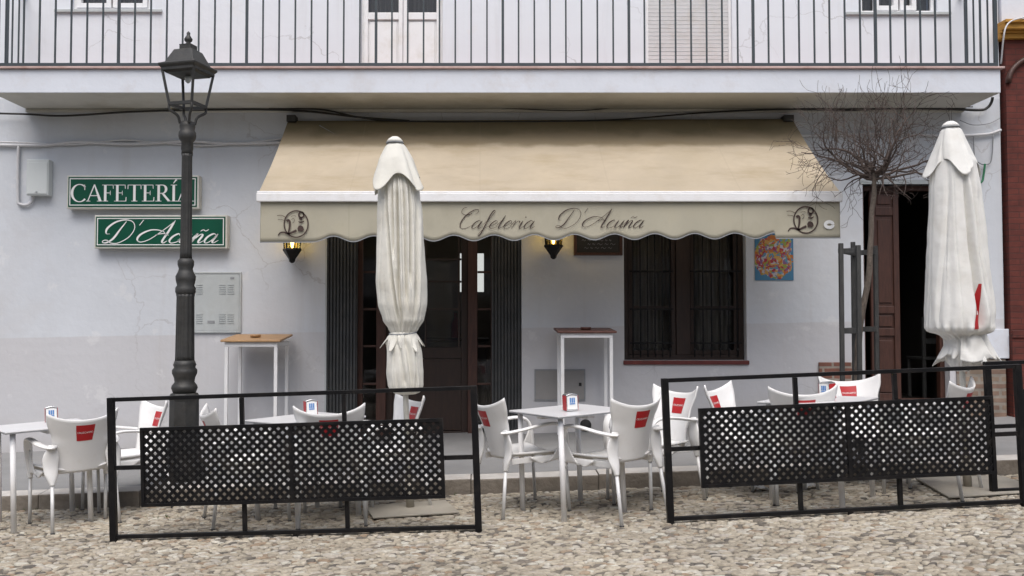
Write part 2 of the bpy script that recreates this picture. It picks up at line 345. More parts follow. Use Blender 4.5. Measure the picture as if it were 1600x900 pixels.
# ------------------------------------------------------------------ ground
rnd = random.Random(7)
mb = MB(); e = 45
mb.add([(-e,-e,road(-e)),(e,-e,road(e)),(e,YK+.08,road(e)),(-e,YK+.08,road(-e))], [(0,1,2,3)])
struct('road', mb, M['grout'])
# pebbles set in the road (one sheet of stones)
def pebbles():
    vs = []; fs = []; tint = []; sx, sy = .058, .034
    y = 3.6; row = 0
    while y < YK - .01:
        x = -6.6 + (row % 2) * sx * .5
        while x < 6.6:
            cx = x + rnd.uniform(-.3,.3)*sx; cy = min(y + rnd.uniform(-.3,.3)*sy, YK - .02)
            a = sx*rnd.choice((.36,.46,.55,.62,.78))*rnd.uniform(.85,1.15); b = sy*rnd.uniform(.42,.70); h = rnd.uniform(.005,.014); ro = rnd.gauss(0,.35) ; tx = rnd.uniform(-.07,.07); ty = rnd.uniform(-.13,.08)
            base = road(cx); n = 8; k = len(vs); c, s = math.cos(ro), math.sin(ro)
            jit = [rnd.uniform(.82,1.15) for _ in range(n)]
            for (q, zz) in ((1.0,-.004),(.95,.62),(.66,.95)):
                for j in range(n):
                    an = 2*math.pi*j/n; lx = a*q*jit[j]*math.cos(an); ly = b*q*jit[j]*math.sin(an)
                    X = lx*c-ly*s; Y = lx*s+ly*c
                    z = (zz*h if zz > 0 else zz) + (X*tx + Y*ty)*(zz > 0)
                    vs.append((cx+X, cy+Y, base + SL*X + z))
            vs.append((cx, cy, base+h))
            for r in range(2):
                for j in range(n): fs.append((k+r*n+j, k+r*n+(j+1)%n, k+(r+1)*n+(j+1)%n, k+(r+1)*n+j))
            for j in range(n): fs.append((k+2*n+j, k+2*n+(j+1)%n, k+3*n))
            t = rnd.random(); tint += [t]*(3*n+1)
            x += sx
        y += sy; row += 1
    me = bpy.data.meshes.new('cobbles'); me.from_pydata(vs, [], fs); me.materials.append(M['pebble'])
    me.polygons.foreach_set('use_smooth', [True]*len(fs))
    at = me.attributes.new('tint', 'FLOAT', 'POINT'); at.data.foreach_set('value', tint); me.update()
    o = bpy.data.objects.new('cobblestones', me); C.objects.link(o); o['kind'] = 'structure'
pebbles()
# pavement and kerb
mb = MB()
xs = [-45] + [-9 + i*.9 for i in range(21)] + [45]
mb.grid(lambda u, v: (lerp(-45,45,u), lerp(YK+.17, YW+.4, v), pav(lerp(-45,45,u), lerp(YK+.17, YW+.4, v))), 1, 1)
struct('pavement', mb, M['concrete'])
mb = MB(); x = -9.0
while x < 9:
    L_ = rnd.uniform(.8,1.1); a, b = x+.001, x+L_-.001; dz = rnd.uniform(-.004,.004); dy = rnd.uniform(-.006,.006)
    f = lambda X, Y: pav(X, Y) + .004 + dz
    y0, y1 = YK+dy, YK+.175
    mb.hexa([(a,y0,road(a)-.1),(b,y0,road(b)-.1),(b,y1,road(b)-.1),(a,y1,road(a)-.1),(a,y0,f(a,y0)-.008),(b,y0,f(b,y0)-.008),(b,y1,f(b,y1)),(a,y1,f(a,y1))])
    k = len(mb.f); mb.m[k-5] = 1
    x += L_
struct('kerb', mb, [M['kerb'], M['kerb_top']], bevel=.012)

# added row of unseen houses opposite (behind the camera; shades the low sky)
mb = MB().box(-30, 30, -9, -8, -1.5, 6)
for i in range(-9, 10):
    mb.box(i*3-.5, i*3+.5, -7.999, -7.95, 3.6, 5.2, 1); mb.box(i*3-.55, i*3+.55, -7.999, -7.95, -.5, 2.1, 1)
struct('added_opposite_houses', mb, [M['oppo'], M['interior_dark']])
# ------------------------------------------------------------------ cafe building
bx0, bx1 = -12.0, PX(1568, YW); ztop = 8.0
BLD = thing('cafe_building', 'white plastered cafe building with long balcony over the ground floor', 'building', (0, YW, 0))
ZS0 = PZ(145, YB); ZS1 = PZ(108, YB)
zslab = ZS1 + .02
HO = {
 'cafe': (PX(510,YW), PX(815,YW), PZ(689,YW), PZ(338,YW)),
 'win': (PX(975,YW), PX(1166,YW), PZ(563,YW), PZ(342,YW)),
 'side': (PX(1350,YW), PX(1482,YW), PZ(632,YW), PZ(288,YW)),
 'u1': (PX(104,YW), PX(228,YW), PZ(15,YW), PZ(15,YW)+1.25),
 'u2': (PX(562,YW), PX(691,YW), zslab, zslab+2.15),
 'u3': (PX(1012,YW), PX(1148,YW), zslab, zslab+2.15),
 'u4': (PX(1352,YW), PX(1472,YW), PZ(19,YW), PZ(19,YW)+1.25),
}
def wall_with_holes(x0, x1, z0, z1, yf, th, holes):
    xs = sorted({x0, x1, *[h[0] for h in holes], *[h[1] for h in holes]}); zs = sorted({z0, z1, *[h[2] for h in holes], *[h[3] for h in holes]})
    m = MB()
    def hole(i, j):
        if i < 0 or j < 0 or i >= len(xs)-1 or j >= len(zs)-1: return None
        cx, cz = (xs[i]+xs[i+1])/2, (zs[j]+zs[j+1])/2
        return any(h[0] < cx < h[1] and h[2] < cz < h[3] for h in holes)
    y0, y1 = yf, yf+th
    for i in range(len(xs)-1):
        for j in range(len(zs)-1):
            if hole(i, j): continue
            a, b, c, d = xs[i], xs[i+1], zs[j], zs[j+1]
            m.add([(a,y0,c),(b,y0,c),(b,y0,d),(a,y0,d)], [(0,1,2,3)]); m.add([(a,y1,c),(b,y1,c),(b,y1,d),(a,y1,d)], [(3,2,1,0)])
            for (di, dj, q) in ((-1,0,[(a,y0,c),(a,y0,d),(a,y1,d),(a,y1,c)]),(1,0,[(b,y0,c),(b,y1,c),(b,y1,d),(b,y0,d)]),(0,-1,[(a,y0,c),(a,y1,c),(b,y1,c),(b,y0,c)]),(0,1,[(a,y0,d),(b,y0,d),(b,y1,d),(a,y1,d)])):
                hh = hole(i+di, j+dj)
                if hh or hh is None: m.add(q, [(0,1,2,3)])
    return m
wall = obj('wall', wall_with_holes(bx0, bx1, -.6, ztop, YW, .28, list(HO.values())), M['plaster'], BLD)
# rear rooms behind openings
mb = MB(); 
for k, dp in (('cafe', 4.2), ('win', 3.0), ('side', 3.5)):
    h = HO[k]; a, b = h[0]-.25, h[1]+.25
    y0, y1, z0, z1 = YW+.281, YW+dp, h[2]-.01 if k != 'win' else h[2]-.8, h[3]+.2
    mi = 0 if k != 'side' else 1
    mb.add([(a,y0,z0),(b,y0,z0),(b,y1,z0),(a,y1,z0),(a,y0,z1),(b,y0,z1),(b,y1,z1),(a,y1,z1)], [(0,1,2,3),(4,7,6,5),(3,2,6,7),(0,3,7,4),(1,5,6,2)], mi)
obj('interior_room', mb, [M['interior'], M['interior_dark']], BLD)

# balcony slab
sx0, sx1 = PX(-20, YB), PX(1570, YB)
mb = MB().box(sx0, sx1, YB, YW-.002, ZS0, ZS1)
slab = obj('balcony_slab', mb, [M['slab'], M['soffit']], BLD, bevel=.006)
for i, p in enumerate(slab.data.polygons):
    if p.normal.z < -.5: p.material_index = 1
mb = MB().box(sx0-.02, sx1+.03, YB-.03, YW-.002, ZS1+.001, ZS1+.022)
obj('slab_coping', mb, M['coping'], slab, bevel=.004)
# drip mouldings: shallow ledge along soffit back
mb = MB().box(sx0, sx1, YW-.05, YW-.003, ZS0-.035, ZS0-.001); obj('soffit_cove', mb, M['soffit'], slab, bevel=.01)
# railing
yr = YB + .07; zr0 = ZS1 + .06; zr1 = zr0 + .92
px_corner_r = 1563; xr1 = PX(px_corner_r, yr); xr0 = PX(-20, yr)
mb = MB().box(xr0, xr1, yr-.02, yr+.02, zr0-.014, zr0+.016).box(xr0, xr1, yr-.025, yr+.025, zr1, zr1+.03)
for X in (xr0, xr1): mb.box(X-.015, X+.015, yr+.021, YW-.003, zr0-.012, zr0+.012).box(X-.02, X+.02, yr+.026, YW-.003, zr1, zr1+.028)
rail = obj('balcony_railing', mb, M['rail'], BLD)
posts = [-20, 180, 382, 586, 786, 985, 1181, 1374, 1563]
for a, b in zip(posts, posts[1:]):
    X0, X1 = PX(a, yr), PX(b, yr)
    for k in range(8):
        X = lerp(X0, X1, k/8); w_ = .0125 if k == 0 else .0078
        obj('railing_post' if k == 0 else 'baluster', MB().box(X-w_, X+w_, yr-w_*.9, yr+w_*.9, ZS1+.022 if k == 0 else zr0+.017, zr1-.001), M['rail'], rail)
obj('railing_post', MB().box(xr1-.016, xr1+.016, yr-.015, yr+.015, ZS1+.022, zr1-.001), M['rail'], rail)
for X in (xr0, xr1):
    for k in range(1, 5):
        Y = lerp(yr, YW, k/5); obj('baluster', MB().box(X-.0065, X+.0065, Y-.0065, Y+.0065, zr0+.013, zr1-.001), M['rail'], rail)

# upper openings
def rect_frame(m, x0, x1, z0, z1, y0, y1, t, mi=0):
    m.box(x0, x0+t, y0, y1, z0, z1, mi).box(x1-t, x1, y0, y1, z0, z1, mi).box(x0+t, x1-t, y0, y1, z0, z0+t, mi).box(x0+t, x1-t, y0, y1, z1-t, z1, mi)
for k in ('u1', 'u4'):
    x0, x1, z0, z1 = HO[k]; yf = YW+.06
    wdw = obj('window', MB().box(x0-.17, x1+.14, YW-.03, YW-.002, z0-.034, z0-.004), M['cabinet'], BLD, bevel=.003); wdw['label'] = 'upper window sill and casement'
    fr = MB(); rect_frame(fr, x0+.002, x1-.002, z0+.001, z1-.002, yf, yf+.06, .035); xm = (x0+x1)/2
    if k == 'u1': leaves = [(x0+.04, xm-.01), (xm+.01, x1-.04)]
    else: leaves = [(x0+.16, xm+.01), (xm+.03, x1-.20)]
    for a, b in leaves: rect_frame(fr, a, b, z0+.036, z1-.04, yf-.02, yf+.05, .05)
    obj('window_frame', fr, M['bar_white'], wdw, bevel=.004)
    obj('pane', MB().box(x0+.036, x1-.036, yf+.03, yf+.034, z0+.036, z1-.04), M['glass'], wdw)
    cu = MB().grid(lambda u, v: (lerp(x0+.03, x1-.03, u), yf+.12+.02*math.sin(u*60), lerp(z0, z1, v)), 120, 1); obj('curtain', cu, M['skin_glass_curtain'], wdw)
x0, x1, z0, z1 = HO['u2']; yf = YW+.05
dr = MB(); rect_frame(dr, x0+.002, x1-.002, z0+.001, z1-.002, yf, yf+.07, .05)
bd = obj('balcony_door', dr, M['bar_white'], BLD, bevel=.004)
for a, b in ((PX(567,yf), PX(628.3,yf)), (PX(629,yf), PX(688,yf))):
    m = MB(); zz = PZ(20, yf); zc = PZ(31, yf)
    rect_frame(m, a, b, z0+.03, z1-.06, yf-.015, yf+.045, .045)
    m.box(a+.045, b-.045, yf-.015, yf+.045, zc, zz); m.box(a+.045, b-.045, yf+.01, yf+.03, z0+.075, zc-.001); m.box(a+.065, b-.065, yf-.002, yf+.009, z0+.10, zc-.025)
    obj('door_leaf', m, M['bar_white'], bd, bevel=.004)
    obj('pane', MB().box(a+.046, b-.046, yf+.02, yf+.024, zz+.001, z1-.11), M['glass'], bd)
obj('curtain', MB().grid(lambda u, v: (lerp(x0+.03, x1-.03, u), yf+.13+.02*math.sin(u*55), lerp(z0, z1, v)), 120, 1), M['skin_glass_curtain'], bd)
x0, x1, z0, z1 = HO['u3']; sh = MB(); z = z0+.01; i = 0
while z < z1-.03:
    sh.hexa([(x0+.03,YW+.05,z),(x1-.03,YW+.05,z),(x1-.03,YW+.062,z),(x0+.03,YW+.062,z),(x0+.03,YW+.042,z+.034),(x1-.03,YW+.042,z+.034),(x1-.03,YW+.062,z+.034),(x0+.03,YW+.062,z+.034)]); z += .042
shu = obj('roller_shutter', sh, M['bar_white'], BLD)
g = MB().box(x0+.001, x0+.03, YW+.03, YW+.08, z0, z1-.002).box(x1-.03, x1-.001, YW+.03, YW+.08, z0, z1-.002).box(x0+.031, x1-.031, YW+.07, YW+.075, z0, z1-.002)
obj('shutter_guide', g, M['bar_white'], shu)

# ground-floor window
x0, x1, z0, z1 = HO['win']; yf = YW+.10
gw = obj('window', MB().box(x0-.012, x1+.02, YW-.025, YW+.14, z0-.045, z0-.001), mat('red_painted_sill', (.12,.022,.018), .55, var=.3, vscale=9), BLD, bevel=.006); gw['label'] = 'dark wooden ground-floor window behind an iron grille'
m = MB(); rect_frame(m, x0+.002, x1-.002, z0+.001, z1-.002, yf, yf+.07, .055); xm = (x0+x1)/2
m.box(xm-.075, xm+.075, yf-.01, yf+.08, z0+.056, z1-.06)
for a, b in ((x0+.06, xm-.08), (xm+.08, x1-.06)):
    rect_frame(m, a, b, z0+.058, z1-.06, yf+.005, yf+.06, .045)
    m.box(a+.046, b-.046, yf+.01, yf+.055, PZ(480, yf)-.012, PZ(480, yf)+.012)
obj('window_frame', m, M['wood_black'], gw, bevel=.003)
obj('pane', MB().box(x0+.06, x1-.06, yf+.03, yf+.034, z0+.06, z1-.06), M['glass'], gw)
obj('curtain', MB().grid(lambda u, v: (lerp(x0+.1, x1-.1, u), yf+.22+.025*math.sin(u*70)+.02*noise.noise(Vector((u*9, v*2, 0))), lerp(z0+.02, z1, v)), 160, 12), M['pale_curtain'], gw)
gr = MB(); yg = YW+.035
for a, b in ((983, 1052), (1078, 1158)):
    A, B = PX(a, yg), PX(b, yg); n = 6
    for i in range(n):
        X = lerp(A, B, (i+.5)/n); gr.tube([(X,yg,z0+.03),(X,yg,z1-.03)], .008, 6)
        for zz in (PZ(545, yg),): gr.lathe([(.004,zz-.03),(.016,zz-.015),(.016,zz),(.004,zz+.012)], X, yg, 8)
    for py in (536, 483, 424): zz = PZ(py, yg); gr.box(A, B, yg-.004, yg+.004, zz-.009, zz+.009)
obj('window_grille', gr, M['black_iron'], gw)

# cafe entrance
x0, x1, z0, z1 = HO['cafe']
ent = obj('entrance', MB().box(x0+.002, x1-.002, YW-.10, YW+.27, z0-.2, z0-.002), M['concrete'], BLD, bevel=.008); ent['label'] = 'dark cafe entrance between two folded shutters'
yd = YW+.17
wood = lambda a, b, c, d, y=yd, t=.05: MB().box(PX(a,y), PX(b,y), y, y+t, PZ(c,y), PZ(d,y))
m = MB()
for (a, b) in ((559,567),(588,603),(731,746),(767,773)): m.box(PX(a,yd), PX(b,yd), yd, yd+.055, z0, z1-.002)
m.box(PX(559,yd), PX(773,yd), yd+.002, yd+.05, PZ(352,yd), z1-.004)
for py in (425, 483, 541, 600):
    m.box(PX(567,yd)+.001, PX(588,yd)-.001, yd+.01, yd+.04, PZ(py,yd)-.012, PZ(py,yd)+.012)
    m.box(PX(746,yd)+.001, PX(767,yd)-.001, yd+.01, yd+.04, PZ(py,yd)-.012, PZ(py,yd)+.012)
obj('door_frame', m, M['wood_dark'], ent, bevel=.004)
m = MB(); yd2 = yd+.07
rect_frame(m, PX(603,yd2), PX(731,yd2), z0+.002, z1-.01, yd2, yd2+.045, .07)
for py in (405, 440, 483): m.box(PX(603,yd2)+.071, PX(731,yd2)-.071, yd2+.01, yd2+.035, PZ(py,yd2)-.011, PZ(py,yd2)+.011)
for px in (665, 717): m.box(PX(px,yd2)-.011, PX(px,yd2)+.011, yd2+.008, yd2+.037, PZ(545,yd2), z1-.09)
m.box(PX(603,yd2)+.071, PX(731,yd2)-.071, yd2+.005, yd2+.04, PZ(560,yd2), PZ(543,yd2))
obj('door_leaf', m, M['wood_black'], ent, bevel=.003)
obj('door_panel', MB().box(PX(603,yd2)+.071, PX(731,yd2)-.071, yd2+.012, yd2+.03, z0+.08, PZ(561,yd2)), M['wood_black'], ent, bevel=.003)
obj('pane', MB().box(PX(603,yd2)+.071, PX(731,yd2)-.071, yd2+.02, yd2+.024, PZ(542,yd2), z1-.09).box(PX(567,yd), PX(588,yd), yd+.022, yd+.026, z0+.1, z1-.01).box(PX(746,yd), PX(767,yd), yd+.022, yd+.026, z0+.1, z1-.01), M['glass'], ent)
for a, b in ((511, 558), (768, 814)):
    A, B = PX(a, YW+.03), PX(b, YW+.03); n = 9; m = MB()
    for i in range(n):
        u0, u1, u2 = lerp(A,B,i/n), lerp(A,B,(i+.62)/n), lerp(A,B,(i+1)/n)
        m.box(u0+.001, u1, YW+.02, YW+.09, z0+.004, z1-.004); m.box(u1+.0005, u2, YW+.045, YW+.085, z0+.006, z1-.006)
    obj('folding_shutter', m, M['gate'], ent, bevel=.002)
obj('door_edge_trim', MB().box(x0-.012, x0+.004, YW-.008, YW+.03, z0, z1), M['cabinet'], ent)
# side door
x0, x1, z0, z1 = HO['side']
sd = obj('doorstep', MB().box(x0-.05, x1+.06, YW-.22, YW+.27, z0-.3, z0-.001), M['concrete'], BLD, bevel=.01)
lint = MB().box(x0-.03, x1+.03, YW-.012, YW+.1, z1, z1+.05); obj('door_lintel', lint, M['cabinet'], BLD, bevel=.004)
m = MB(); yd = YW+.10
rect_frame(m, x0+.002, x1-.002, z0+.002, z1-.002, yd, yd+.08, .05)
dl = obj('side_door', m, M['wood_dark'], BLD, bevel=.004); dl['label'] = 'brown panelled double door with one leaf open'
A, B = PX(1361, yd), PX(1406, yd); m = MB()
m.box(A, B, yd+.02, yd+.045, z0+.004, z1-.052)
rails = [z0+.004, PZ(575,yd), PZ(515,yd), PZ(495,yd), PZ(480,yd), PZ(335,yd), z1-.05]
m.box(A, A+.06, yd, yd+.019, z0+.005, z1-.052); m.box(B-.06, B, yd, yd+.019, z0+.005, z1-.052)
for py, t in ((628,.09),(519,.04),(484,.04),(330,.045),(294,.05)):
    zz = PZ(py, yd); m.box(A+.061, B-.061, yd+.001, yd+.018, max(z0+.006, zz-t), min(z1-.054, zz+t))
for (p0, p1) in ((613,532),(510,493),(473,343),(319,303)):
    m.hexa([(A+.085,yd+.006,PZ(p0,yd)),(B-.085,yd+.006,PZ(p0,yd)),(B-.085,yd+.019,PZ(p0,yd)),(A+.085,yd+.019,PZ(p0,yd)),(A+.085,yd+.006,PZ(p1,yd)),(B-.085,yd+.006,PZ(p1,yd)),(B-.085,yd+.019,PZ(p1,yd)),(A+.085,yd+.019,PZ(p1,yd))])
obj('door_leaf', m, M['wood_dark'], dl, bevel=.005)
# exposed masonry around the side door
mb = MB().hexa([(PX(1277,YW),YW-.03,0),(HO['side'][0]-.052,YW-.03,0),(HO['side'][0]-.052,YW-.002,0),(PX(1277,YW),YW-.002,0),(PX(1277,YW),YW-.03,PZ(566,YW)),(HO['side'][0]-.052,YW-.03,PZ(566,YW)),(HO['side'][0]-.052,YW-.002,PZ(566,YW)),(PX(1277,YW),YW-.002,PZ(566,YW))])
obj('brick_plinth', mb, M['old_brick_red'], BLD, bevel=.005)
obj('brick_plinth', MB().box(x1+.062, bx1-.002, YW-.02, YW-.002, 0, PZ(561,YW)), M['old_brick'], BLD, bevel=.005)
obj('plaster_band', MB().box(x1+.062, bx1+.03, YW-.035, YW-.003, PZ(560,YW), PZ(514,YW)), M['slab'], BLD, bevel=.006)

# ------------------------------------------------------------------ neighbour
NB = thing('brick_building', 'dark red brick neighbouring building with ochre cornice at the right edge', 'building', (bx1, YW, 0))
nx0, nx1, yn = bx1+.035, 12.0, YW-.06
obj('wall', MB().box(nx0, nx1, yn, yn+.6, -.4, PZ(62, yn)), M['red_brick'], NB)
obj('plinth', MB().box(nx0-.004, nx1, yn-.03, yn-.001, -.4, PZ(520, yn)).box(nx0-.01, nx1, yn-.045, yn-.031, PZ(528,yn), PZ(516,yn)), M['red_brick'], NB, bevel=.008)
obj('upper_wall', MB().box(nx0-.02, nx1, yn+.02, yn+.6, PZ(36, yn), 8), M['slab'], NB)
c = MB(); z0, z1 = PZ(62, yn), PZ(37, yn)
for i, (d, a, b) in enumerate(((.05,0,.3),(.08,.3,.45),(.13,.45,.8),(.16,.8,1))): c.box(nx0-.08, nx1, yn-d, yn+.6, lerp(z0,z1,a)+.001, lerp(z0,z1,b))
obj('cornice', c, M['ochre'], NB, bevel=.004)
pts = [(PX(1640,yn)+math.cos(a)*.40, yn-.02, PZ(130,yn)+math.sin(a)*.30) for a in [R(180-i*9) for i in range(21)]]
obj('arch_moulding', MB().tube(pts, .03, 8), M['wood_dark'], NB)

# ------------------------------------------------------------------ lettering
def ribbon(m, pts, wf, mp, n=8, mi=0):
    q = cat([Vector((p[0], p[1], 0)) for p in pts], n) if len(pts) > 2 else [Vector((p[0],p[1],0)) for p in pts]
    k = len(q); vs = []
    for i, p in enumerate(q):
        d = (q[min(i+1,k-1)]-q[max(i-1,0)])
        if d.length < 1e-9: d = Vector((1,0,0))
        d.normalize(); nn = Vector((-d.y, d.x, 0)); w_ = wf(i/(k-1), d) / 2
        vs += [mp(*(p+nn*w_)[:2]), mp(*(p-nn*w_)[:2])]
    m.add(vs, [(2*i, 2*i+1, 2*i+3, 2*i+2) for i in range(k-1)], mi)
def poly(m, pts, mp, mi=0): m.add([mp(*p) for p in pts], [tuple(range(len(pts)))], mi)
SC = {
 'a': ([[(.33,.33),(.22,.41),(.08,.30),(.03,.12),(.10,.0),(.22,.06),(.33,.30),(.36,.40)],[(.36,.40),(.31,.12),(.36,.0),(.50,.12)]], .46),
 'c': ([[(.29,.32),(.22,.41),(.08,.30),(.03,.12),(.12,.0),(.27,.03),(.40,.13)]], .36),
 'e': ([[(-.04,.12),(.14,.17),(.28,.31),(.20,.41),(.08,.30),(.03,.12),(.12,.0),(.26,.03),(.38,.13)]], .35),
 'f': ([[(-.05,.12),(.12,.4),(.25,.82),(.20,.95),(.13,.75),(.12,.2),(.11,-.25),(.05,-.38),(.02,-.28),(.14,.0),(.32,.13)],[(.02,.38),(.26,.38)]], .30),
 't': ([[(-.05,.12),(.10,.42),(.15,.68)],[(.15,.68),(.09,.14),(.14,.0),(.30,.13)],[(.0,.42),(.25,.42)]], .28),
 'r': ([[(-.06,.12),(.05,.38),(.09,.42)],[(.09,.38),(.06,.0)],[(.06,.10),(.16,.36),(.26,.38),(.28,.30)]], .32),
 'i': ([[(-.05,.12),(.08,.40)],[(.08,.40),(.05,.10),(.10,.0),(.24,.13)],[(.085,.58),(.10,.62)]], .22),
 'u': ([[(-.05,.12),(.08,.40)],[(.08,.40),(.04,.10),(.10,.0),(.22,.08),(.32,.40)],[(.32,.40),(.28,.10),(.33,.0),(.46,.13)]], .43),
 'n': ([[(-.05,.12),(.05,.39),(.07,.36),(.03,.0)],[(.03,.05),(.16,.34),(.25,.39),(.28,.30),(.25,.08),(.30,.0),(.44,.13)]], .42),
 '~': ([[(-.30,.52),(-.22,.58),(-.12,.53),(-.04,.60)]], 0),
 "'": ([[(.06,1.02),(.02,.78)]], .22),
 'D': ([[(.42,.95),(.36,.6),(.30,.2),(.16,.02),(.02,.02),(.0,.10),(.12,.12),(.30,.0),(.55,.0),(.80,.25),(.84,.62),(.66,.92),(.36,1.02),(.06,.92),(-.10,.65),(-.04,.42),(.10,.40)]], .92),
 'A': ([[(.52,.30),(.30,.52),(-.10,.58),(-.38,.40),(-.42,.16),(-.24,.04),(.0,.16),(.20,.42),(.44,.80),(.52,1.0)],[(.52,1.0),(.50,.5),(.47,.10),(.54,.0),(.64,.10)],[(.12,.36),(.36,.42),(.58,.34)]], .68),
 'C': ([[(.46,.74),(.56,.84),(.52,.98),(.32,.94),(.10,.66),(.04,.30),(.14,.04),(.36,.0),(.60,.18)],[(.34,.78),(.10,.70),(-.14,.82),(-.16,1.04),(-.02,1.10)]], .58),
 ' ': ([], .42),
}
def script(m, text, x, y, h, slant, wmin, wmax, mp, sx=1.0, mi=0):
    k = Vector((slant, 1, 0)).normalized()
    for ch in text:
        g, adv = SC[ch]
        for st in g:
            pts = [(x + (p[0]*sx + p[1]*slant)*h, y + p[1]*h) for p in st]
            wf = lambda t, d: (wmin + (wmax-wmin)*max(0, -d.dot(k))**2.2) * min(1, .35+6*min(t, 1-t)) * h
            ribbon(m, pts, wf, mp, 8, mi)
        if ch == 'i': ribbon(m, [(x+(.1*sx+.6*slant)*h, y+.58*h),(x+(.1*sx+.6*slant)*h+.05*h, y+.60*h)], lambda t,d: .055*h, mp, 2, mi)
        x += adv*sx*h
    return x
def serif_word(m, letters, x, y, h, mp):
    T, t = .135, .05
    R4 = lambda a,b,c,d: poly(m, [(x+a*h,y+c*h),(x+b*h,y+c*h),(x+b*h,y+d*h),(x+a*h,y+d*h)], mp)
    Q = lambda *p: poly(m, [(x+a*h, y+b*h) for a, b in p], mp)
    for ch in letters:
        if ch == 'C':
            pts = [(x+h*(.42+.40*math.cos(a)), y+h*(.5+.52*math.sin(a))) for a in [R(42+i*11.5) for i in range(25)]]
            ribbon(m, pts, lambda q, d: h*(t+(T-t)*abs(d.y)**2.0), mp, 2)
            Q((.66,1.0),(.71,1.0),(.72,.68),(.68,.68)); adv = .82
        elif ch == 'A':
            Q((.02,.03),(.07,.03),(.40,.93),(.355,1.0)); Q((.355,1.02),(.42,1.02),(.78,.03),(.62,.03)); R4(.19,.56,.32,.37); R4(-.04,.18,0,.035); R4(.53,.86,0,.035); adv = .80
        elif ch in 'FE':
            R4(.10,.10+T,.03,.97); R4(0,.32,0,.035); R4(0,.60,.965,1.0); Q((.56,1),(.60,1),(.61,.76),(.58,.76)); R4(.10+T,.44,.49,.53); Q((.42,.64),(.45,.64),(.45,.38),(.42,.38))
            if ch == 'E': R4(.30,.62,0,.035); Q((.60,0),(.65,0),(.66,.26),(.62,.26)); adv = .72
            else: adv = .64
        elif ch == 'T':
            R4(.29,.29+T,.03,.97); R4(.20,.52,0,.035); R4(.02,.70,.965,1.0); Q((0,1),(.04,1),(.03,.74),(-.01,.74)); Q((.68,1),(.72,1),(.73,.74),(.69,.74)); adv = .76
        elif ch == 'R':
            R4(.10,.10+T,.03,.97); R4(0,.32,0,.035); R4(0,.2,.965,1.0)
            pts = [(x+h*(.36+.20*math.cos(a)), y+h*(.735+.247*math.sin(a))) for a in [R(90-i*18) for i in range(11)]]
            pts = [(x+.2*h, y+h*.982)] + pts + [(x+.2*h, y+h*.488)]
            ribbon(m, pts, lambda q, d: h*(t+(T-t)*abs(d.y)**2), mp, 3)
            Q((.30,.49),(.44,.49),(.80,.02),(.64,.02)); R4(.64,.86,0,.035); adv = .80
        elif ch == 'I':
            R4(.10,.10+T,.03,.97); R4(0,.34,0,.035); R4(0,.34,.965,1.0); Q((.12,1.08),(.17,1.08),(.36,1.30),(.26,1.33)); adv = .38
        x += adv*h
    return x
# ------------------------------------------------------------------ wall signs
def signbox(name, label, px0, px1, py0, py1, yf):
    X0, X1, Z0, Z1 = PX(px0,yf), PX(px1,yf), PZ(py1,yf), PZ(py0,yf)
    t = thing(name, label, 'sign', ((X0+X1)/2, YW, (Z0+Z1)/2), group='green sign boxes on the wall')
    obj('sign_case', MB().box(X0, X1, yf, YW-.002, Z0, Z1), M['sign_frame'], t, bevel=.006)
    obj('sign_face', MB().box(X0+.018, X1-.018, yf-.006, yf-.001, Z0+.018, Z1-.018), M['green'], t)
    m = MB(); a = .032; rect_frame(m, X0+a, X1-a, Z0+a, Z1-a, yf-.009, yf-.0062, .009); obj('sign_border', m, M['white_ink'], t)
    return t, X0, X1, Z0, Z1
ys = YW-.11
t, X0, X1, Z0, Z1 = signbox('wall_sign', 'upper green lightbox sign reading CAFETERÍA in white capitals', 102, 309, 274, 326, ys)
m = MB(); h = (Z1-Z0)*.50
wd = serif_word(MB(), 'CAFETERIA', 0, 0, h, lambda a, b: (a, b, 0)); sc_ = (X1-X0-.115)/wd
serif_word(m, 'CAFETERIA', 0, 0, h, lambda a, b: (X0+.055+a*sc_, ys-.010, Z0+.075+b))
obj('lettering', m, M['white_ink'], t)
t, X0, X1, Z0, Z1 = signbox('wall_sign', "lower green lightbox sign with white script reading D' Acuña", 146, 354, 336, 388, ys)
m = MB(); h = (Z1-Z0)*.68
end = script(MB(), "D' Acun~a", 0, 0, h, .55, .05, .13, lambda a, b: (a,b,0), 1.25); sc_ = (X1-X0-.20)/end
script(m, "D' Acun~a", 0, 0, h,   .55, .036, .088, lambda a, b: (X0+.085+a*sc_, ys-.010, Z0+.055+b), 1.25)
obj('lettering', m, M['white_ink'], t)

# ------------------------------------------------------------------ awning
ya, yb = YW-.06, 8.33
aw = thing('awning', 'long cream retractable awning with scalloped valance over the cafe front', 'awning', (.6, YW, PZ(190, ya)))
A0, A1 = P(450,189,ya), P(1238,186,ya); B0, B1 = P(404,301,yb), P(1312,299,yb)
def awf(u, v):
    a = A0.lerp(A1, u); b = B0.lerp(B1, u); p = a.lerp(b, v); sag = math.sin(math.pi*v)*.035
    return (p.x, p.y, p.z - sag + .006*noise.noise(Vector((u*14, v*3, 1)))*math.sin(math.pi*v))
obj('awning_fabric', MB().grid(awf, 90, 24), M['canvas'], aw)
z0, z1 = PZ(316, yb), PZ(300, yb)
m = MB().box(B0.x-.01, B1.x+.01, yb-.05, yb+.03, z0, z1-.012).box(B0.x-.01, B1.x+.01, yb-.042, yb+.03, z1-.0118, z1+.004)
obj('front_bar', m, M['bar_white'], aw, bevel=.008)
yv = yb-.012; VX0, VX1 = PX(406,yv), PX(1314,yv); NV = 460
def vbot(X):
    px = 750 + X/yv*F
    base = lerp(379, 372, (px-406)/908)
    if 489 < px < 1212: return base - 4.5 + 4.5*math.cos((px-489)/ (723/11.5) * 2*math.pi + 0)*(-1 if False else 1)
    return base
